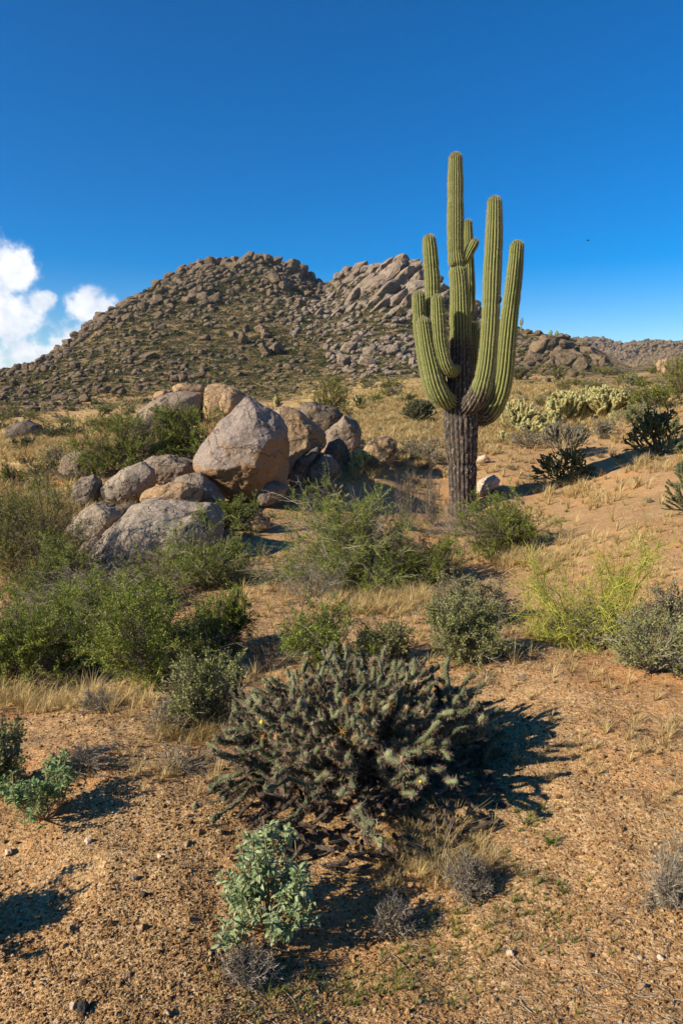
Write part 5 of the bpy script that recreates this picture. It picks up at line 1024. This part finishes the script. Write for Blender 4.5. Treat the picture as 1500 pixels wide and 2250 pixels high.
scatter([(1060, 990), (1500, 940), (1500, 1150), (1200, 1130)], 16, 6, (16, 36), 0.4, [.05, .05, .6, .2, .1], 'on the sandy slope right of the saguaro', 'on the right slope', 0.03)
scatter([(1060, 880), (1480, 870), (1480, 950), (1060, 960)], 26, 7, (24, 56), 0.45, [.2, .1, .35, .25, .1], 'around the teddy bear cholla clump', 'around the teddy bear clump', 0.03)
scatter([(560, 1060), (660, 1090), (640, 1180), (500, 1180)], 8, 8, (24, 46), 0.5, [.1, .1, .4, .2, .2], 'on the sandy slope by the near boulders', 'by the near boulders', 0.03)
scatter([(560, 1480), (1150, 1480), (1150, 1500), (560, 1500)], 8, 9, (30, 60), 0.45, [.0, .0, .6, .3, .1], 'along the rim behind the large cholla', 'behind the large cholla', 0.012)
scatter([(0, 1180), (180, 1160), (200, 1300), (0, 1400)], 9, 10, (70, 130), 0.5, [.3, .1, .2, .1, .3], 'inside the left thicket', 'inside the left thicket', 0.018)
# ---------------------------------------------------------------- hillside scrub
def blob_mesh(seed, n=90):
    r_ = np.random.default_rng(seed); a = r_.uniform(0, 6.28, n); c = r_.random(n); rr = np.sqrt(1 - c ** 2) * r_.uniform(0.55, 1.0, n) ** 0.5
    C = np.stack([rr * np.cos(a), rr * np.sin(a), c * r_.uniform(0.6, 1.0, n) * 0.75], 1) * (1 + 0.25 * vnoise(np.stack([np.cos(a), np.sin(a), c], 1) * 1.7 + seed)[:, None])
    mb = MB(); leaves(mb, C, norm(C + [0, 0, 0.2]), 0.42, 0.38, r_); return mb
hm = [blob_mesh(300 + i).mesh('hill_scrub', m_leaf['hill'] if i % 3 else m_leaf['dark']) for i in range(6)]
hillzone = [(x, y + 8) for x, y in SKL] + [(1345, 815), (1130, 818), (900, 832), (750, 855), (600, 880), (400, 885), (150, 905), (0, 920)]
r_ = np.random.default_rng(61); s = sample_poly(hillzone, 66, r_); H = hit(s[:, 0], s[:, 1], 40)
for i in range(len(H)):
    if np.isnan(H[i]).any(): continue
    sc_ = depth(H[i]) / F; o = bpy.data.objects.new('desert_shrub', hm[i % 6]); COL.objects.link(o); k = r_.uniform(7, 12) * sc_
    o.location = [float(v) for v in H[i]]; o.scale = (k, k, k * 0.85); o.rotation_euler = (0, 0, r_.uniform(0, 6)); side = 'left' if s[i, 0] < 620 else 'right'
    tag(o, 'dark olive shrub on the %s half of the boulder hill' % side, 'shrub', 'olive shrubs on the %s half of the hill' % side)
mb = MB(); s = sample_poly(hillzone, 15000, r_); H = hit(s[:, 0], s[:, 1], 40); ok = ~np.isnan(H).any(1); H = H[ok]
sd = depth(H) / F; base_b = [blob_mesh(320 + i, 26) for i in range(8)]
for i in range(len(H)):
    b = base_b[i % 8]; k = (2.4 + 5.4 * r_.random() ** 1.6) * sd[i]; V = b.V[0] * [k * 1.1, k * 1.1, k * 0.8]; a = r_.uniform(0, 6.28); ca, sa = math.cos(a), math.sin(a)
    cl = np.clip(b.C[0][:, :3] * 0.6 + r_.random() * 0.45, 0, 1)
    mb.add(V @ np.array([[ca, sa, 0], [-sa, ca, 0], [0, 0, 1]]) + H[i], b.F[4][0], 0, cl)
o = mb.build('hillside_scrub', m_leaf['hill']); tag(o, 'countless small olive bushes covering the boulder hill', 'scrub', kind='stuff')
mb = MB(); s = np.stack([r_.uniform(1230, 1500, 2500), r_.uniform(740, 822, 2500)], 1); H = hit(s[:, 0], s[:, 1], 200, 1500); H = H[~np.isnan(H).any(1)]; sd = depth(H) / F
for i in range(len(H)):
    b = base_b[i % 8]; k = (1.0 + 1.8 * r_.random()) * sd[i]; mb.add(b.V[0] * [k, k, k * 0.8] + H[i], b.F[4][0], 0, b.C[0][:, :3])
o = mb.build('ridge_scrub', m_leaf['hill']); tag(o, 'countless tiny bushes on the distant ridge', 'scrub', kind='stuff')
# ---------------------------------------------------------------- dry grass
def grass(name, label, zones_, material, seed, blades=22, hgt=(0.08, 0.27), px=0.5, tint=(0, 0.9)):
    r_ = np.random.default_rng(seed); mb = MB()
    for (cx, cy, rx, ry, n) in zones_:
        g_ = r_.normal(size=(n, 2)) * 0.55; s = np.stack([cx + g_[:, 0] * rx, cy + g_[:, 1] * ry], 1); H = hit(s[:, 0], s[:, 1]); H = H[~np.isnan(H).any(1)]
        if not len(H): continue
        B = np.repeat(H, blades, 0); sc_ = np.maximum(depth(B) / F, 0.0012)[:, None]; hh = (hgt[0] + (hgt[1] - hgt[0]) * r_.random(len(H)) ** 2).repeat(blades)[:, None] * r_.uniform(0.5, 1.1, (len(B), 1)) * np.clip(depth(B) / 10, 0.55, 1.3)[:, None]
        a = r_.uniform(0, 6.28, len(B)); ou = np.stack([np.cos(a), np.sin(a), 0 * a], 1); lean = r_.uniform(0.1, 1.5, (len(B), 1))
        P0 = B + ou * hh * 0.12 * r_.random((len(B), 1)); P1 = P0 + (ou * lean * 0.4 + [0, 0, 0.6]) * hh; P2 = P0 + (ou * lean * 1.1 + [0, 0, 1.0]) * hh
        wv = np.stack([-np.sin(a), np.cos(a), 0 * a], 1) * sc_ * px
        V = np.stack([P0 - wv, P0 + wv, P1 + wv * 0.8, P1 - wv * 0.8, P2], 1).reshape(-1, 3); f = np.arange(len(B))[:, None] * 5
        tn = np.clip(tint[0] + (tint[1] - tint[0]) * (0.5 * r_.random(len(H)).repeat(blades) + 0.5 * r_.random(len(B))), 0, 1)
        mb.add(V, np.concatenate([f + [3, 2, 4]]), 0, np.repeat(np.stack([tn] * 3, 1), 5, 0)); mb.F[4].append(f + [0, 1, 2, 3] + mb.n - len(V)); mb.M[4].append(np.zeros(len(f), np.int32))
    o = mb.build(name, material); tag(o, label, 'grass', kind='stuff')
grass('dry_grass', 'golden dry grass in the meadows and at the foot of the bushes', [
 (890, 920, 130, 40, 1500), (850, 980, 100, 50, 500), (60, 985, 180, 34, 900), (200, 975, 200, 34, 900), (860, 1325, 130, 26, 420), (720, 1310, 120, 20, 120), (1150, 1235, 80, 18, 160), (130, 1545, 240, 22, 200), (430, 1620, 100, 18, 60),
 (1160, 900, 350, 45, 1500), (1050, 960, 130, 50, 600), (1270, 1085, 130, 30, 90), (1350, 940, 150, 50, 220), (1440, 1020, 90, 30, 70), (900, 865, 330, 24, 1600), (1200, 860, 330, 26, 1500), (100, 1120, 200, 90, 900), (200, 930, 330, 16, 700), (1060, 1060, 260, 60, 80), (1350, 1180, 300, 90, 110),
 (1010, 1400, 230, 60, 90), (560, 1330, 80, 80, 60), (950, 1860, 90, 40, 34), (980, 1930, 70, 40, 18), (1200, 1480, 300, 60, 30), (350, 1700, 200, 60, 24), (720, 1500, 300, 20, 60), (500, 920, 330, 30, 500), (250, 1130, 200, 30, 60), (640, 1090, 120, 30, 50), (760, 1040, 100, 16, 50), (480, 1160, 80, 20, 40), (1300, 1250, 260, 60, 60)], m_grass, 81)
grass('dry_grass', 'fine pale grass tufts standing on the gravel in the foreground', [(1230, 1640, 160, 60, 26), (1420, 1620, 120, 90, 30), (920, 1900, 120, 60, 40), (1060, 1890, 40, 60, 20), (860, 1960, 60, 80, 16)], m_grass, 82, 26, (0.08, 0.16), 0.45)
grass('green_grass', 'short green grass sprouting on the gravel under the large cholla', [(900, 1860, 90, 34, 34), (1210, 1855, 16, 10, 10), (1170, 1800, 40, 30, 20), (980, 2080, 180, 90, 60), (1200, 2050, 200, 120, 34), (800, 2180, 300, 60, 60), (1150, 1960, 120, 80, 36), (620, 2200, 200, 40, 20)], m_ggrass, 83, 10, (0.03, 0.09), 0.7, (0, 1))
# ---------------------------------------------------------------- gravel
r_ = np.random.default_rng(91); n = 230000
az_ = r_.uniform(-0.56, 0.56, n); lr = np.log(1.25) + (np.log(9.0) - np.log(1.25)) * r_.random(n) ** 1.25; rr = np.exp(lr)
X = rr * np.sin(az_); Y = rr * np.cos(az_); Z = ground(X, Y)
dens = fbm(np.stack([X * 1.7, Y * 1.7, 0 * X], 1), 3, 5) * 0.75 + 0.5; k = r_.random(n) < np.clip(0.3 + 0.8 * dens, 0.25, 1); X, Y, Z, rr = X[k], Y[k], Z[k], rr[k]
rad = np.exp(r_.normal(-6.05, 0.48, len(X))) * (rr / 2) ** 0.4; rad = np.clip(rad, 0.0012, 0.017)
D = np.array([[1, 0, 0], [-1, 0, 0], [0, 1, 0], [0, -1, 0], [0, 0, 1], [0, 0, -1], [.6, .6, .5], [-.6, .6, -.5]], float)[:6]; O8 = np.array([[0, 2, 4], [2, 1, 4], [1, 3, 4], [3, 0, 4], [2, 0, 5], [1, 2, 5], [3, 1, 5], [0, 3, 5]])
def pebbles(idx, Dm, Fm, mb):
    m = len(idx); V = np.repeat(Dm[None], m, 0) * r_.uniform(0.72, 1.15, (m, len(Dm), 1)) * (np.array([1, 0.88, 0.75]) * r_.uniform(0.7, 1.25, (m, 1, 3))) * rad[idx][:, None, None]
    q_ = norm(r_.normal(size=(m, 3))); th_ = r_.uniform(0, 3.1, m)[:, None, None]; ax = q_[:, None]
    V = V * np.cos(th_) + np.cross(np.broadcast_to(ax, V.shape), V) * np.sin(th_) + ax * (V * ax).sum(-1, keepdims=True) * (1 - np.cos(th_))
    V += np.stack([X, Y, Z + rad * 0.35], 1)[idx][:, None]
    tn = r_.random(m); Fc = (np.arange(m)[:, None, None] * len(Dm) + Fm[None]).reshape(-1, 3)
    mb.add(V.reshape(-1, 3), Fc, 0, np.repeat(np.stack([tn] * 3, 1), len(Dm), 0))
mb = MB(); pix = rad / rr * 682; big_ = np.where(pix > 1.0)[0]; small_ = np.where(pix <= 1.0)[0]
pebbles(small_, D, O8, mb); I0 = ico(0); pebbles(big_, I0[0], I0[1], mb)
o = mb.build('gravel', m_pebble); tag(o, 'loose orange-tan granite gravel covering the sandy ground', 'gravel', kind='stuff')
stones = [(182, 2213, 34, 26, 'dark brown stone at the bottom left, right one of a touching pair', 0), (162, 2207, 20, 26, 'pale grey stone at the bottom left, left one of a touching pair', 1), (162, 2037, 34, 18, 'flat ochre stone in the lower left gravel', 2), (298, 1925, 18, 16, 'rounded olive-brown stone on the left gravel', 0),
 (316, 1962, 16, 16, 'brown stone just below the olive-brown one', 0), (310, 2036, 26, 18, 'large tan gravel stone right of the flat ochre stone', 2), (194, 1845, 18, 14, 'grey stone below the small brittlebush', 1), (1408, 2165, 22, 18, 'orange stone near the lower right corner', 2), (1450, 2100, 22, 18, 'pale tan stone at the lower right edge', 1), (370, 2225, 24, 20, 'tan stone on the gravel near the bottom left of centre', 2),
 (1307, 1627, 16, 10, 'pale pebble on the sandy path right of the cholla', 1), (1120, 2090, 20, 16, 'grey stone with a black shadow in the lower right gravel', 1), (410, 1850, 16, 14, 'reddish stones beside the brittlebush top', 2), (352, 1880, 12, 10, 'small white-grey stone left of the brittlebush', 1), (1085, 2195, 18, 14, 'ochre stone at the bottom right of centre', 2), (20, 1868, 26, 16, 'grey flat stone at the left edge', 1), (280, 2140, 22, 16, 'orange stone in the bottom left gravel', 2)]
for i, (px, py, w, h, lab, mk) in enumerate(stones):
    p = at_px(px, py + h * 0.4); s = depth(p) / F; V, Fc = rock_verts(700 + i, 3, 9, 0.08, 12)
    mb = MB(); mb.add(V * np.array([w, (w + h) / 2, h]) * s / 2, Fc, 0, np.full(3, 0.5))
    o = mb.build('stone', [m_rock_dark, m_rock_pale, m_rock_tan][mk], loc=p + [0, 0, h * s * 0.22], smooth=True); o.rotation_euler = (0, 0, i); tag(o, lab, 'stone')
# ---------------------------------------------------------------- twigs and dry litter on the gravel
r_ = np.random.default_rng(95); n = 1500; az_ = r_.uniform(-0.55, 0.55, n); rr = np.exp(r_.uniform(math.log(1.3), math.log(8), n)); X = rr * np.sin(az_); Y = rr * np.cos(az_)
k = vnoise(np.stack([X * 1.3, Y * 1.3, 0 * X], 1), 77) > -0.05; X, Y, rr = X[k], Y[k], rr[k]; a = r_.uniform(0, 6.28, len(X))
P = poly(np.stack([X, Y, 0 * X], 1), np.stack([np.cos(a), np.sin(a), 0 * a], 1), r_.uniform(0.015, 0.09, len(X)), 5, r_, 0.22, 0.0)
P[..., 2] = ground(P[..., 0].ravel(), P[..., 1].ravel()).reshape(P.shape[:2]) + 0.004 + 0.003 * r_.random((len(X), 1)); V, Fc, _, _ = tubes(P, np.full(P.shape[:2], 0.0011) * (rr / 2)[:, None] ** 0.7, 4)
mb = MB(); mb.add(V, Fc, 0, np.repeat(np.repeat(r_.random((len(X), 1)), 20, 0), 3, 1)); o = mb.build('plant_litter', m_stem['grey']); tag(o, 'scattered broken twigs and dry litter lying on the gravel', 'litter', kind='stuff')
# ---------------------------------------------------------------- a bird far off in the sky
p = P3(1291, 528, 60); V, Fc = ico(2); mb = MB(); mb.add(V * [0.16, 0.06, 0.05], Fc); 
for sd in (-1, 1): mb.add(np.array([[0.02, 0, 0], [-0.06, 0, 0], [-0.03, sd * 0.15, 0.07], [0.0, sd * 0.15, 0.07], [-0.02, sd * 0.3, 0.03]]), np.array([[0, 1, 2], [0, 2, 3], [3, 2, 4]]))
mb.add(np.array([[-0.14, 0, 0], [-0.24, 0.04, 0.0], [-0.24, -0.04, 0.0]]), np.array([[0, 1, 2]]))
o = mb.build('bird', m_bird_hole_shade, loc=p); o.rotation_euler = (0.2, -0.1, 0.6); tag(o, 'tiny dark bird flying alone in the blue sky on the right', 'bird')
# ---------------------------------------------------------------- air: one even, pale haze box round the whole scene
hz = bpy.data.materials.new('haze'); hz.use_nodes = True; t_ = hz.node_tree; t_.nodes.remove(t_.nodes['Principled BSDF'])
pv = t_.nodes.new('ShaderNodeVolumePrincipled'); pv.inputs['Color'].default_value = (0.85, 0.9, 1.0, 1); pv.inputs['Density'].default_value = 0.00013; pv.inputs['Anisotropy'].default_value = 0.2
t_.links.new(pv.outputs[0], t_.nodes['Material Output'].inputs['Volume'])
zlo = float(GZ.min()) - 1.0; zhi = float(GZ.max()) + 12.0; r_h = 2800.0
V, Fc = [], []
for z in (zlo, zhi):
    for a, b in ((-1, -1), (1, -1), (1, 1), (-1, 1)): V.append((a * r_h, b * r_h, z))
mb = MB(); mb.add(V, [[0, 3, 2, 1], [4, 5, 6, 7], [0, 1, 5, 4], [1, 2, 6, 5], [2, 3, 7, 6], [3, 0, 4, 7]])
o = mb.build('haze', hz); tag(o, 'thin pale air haze filling the whole desert valley', 'haze', kind='stuff')
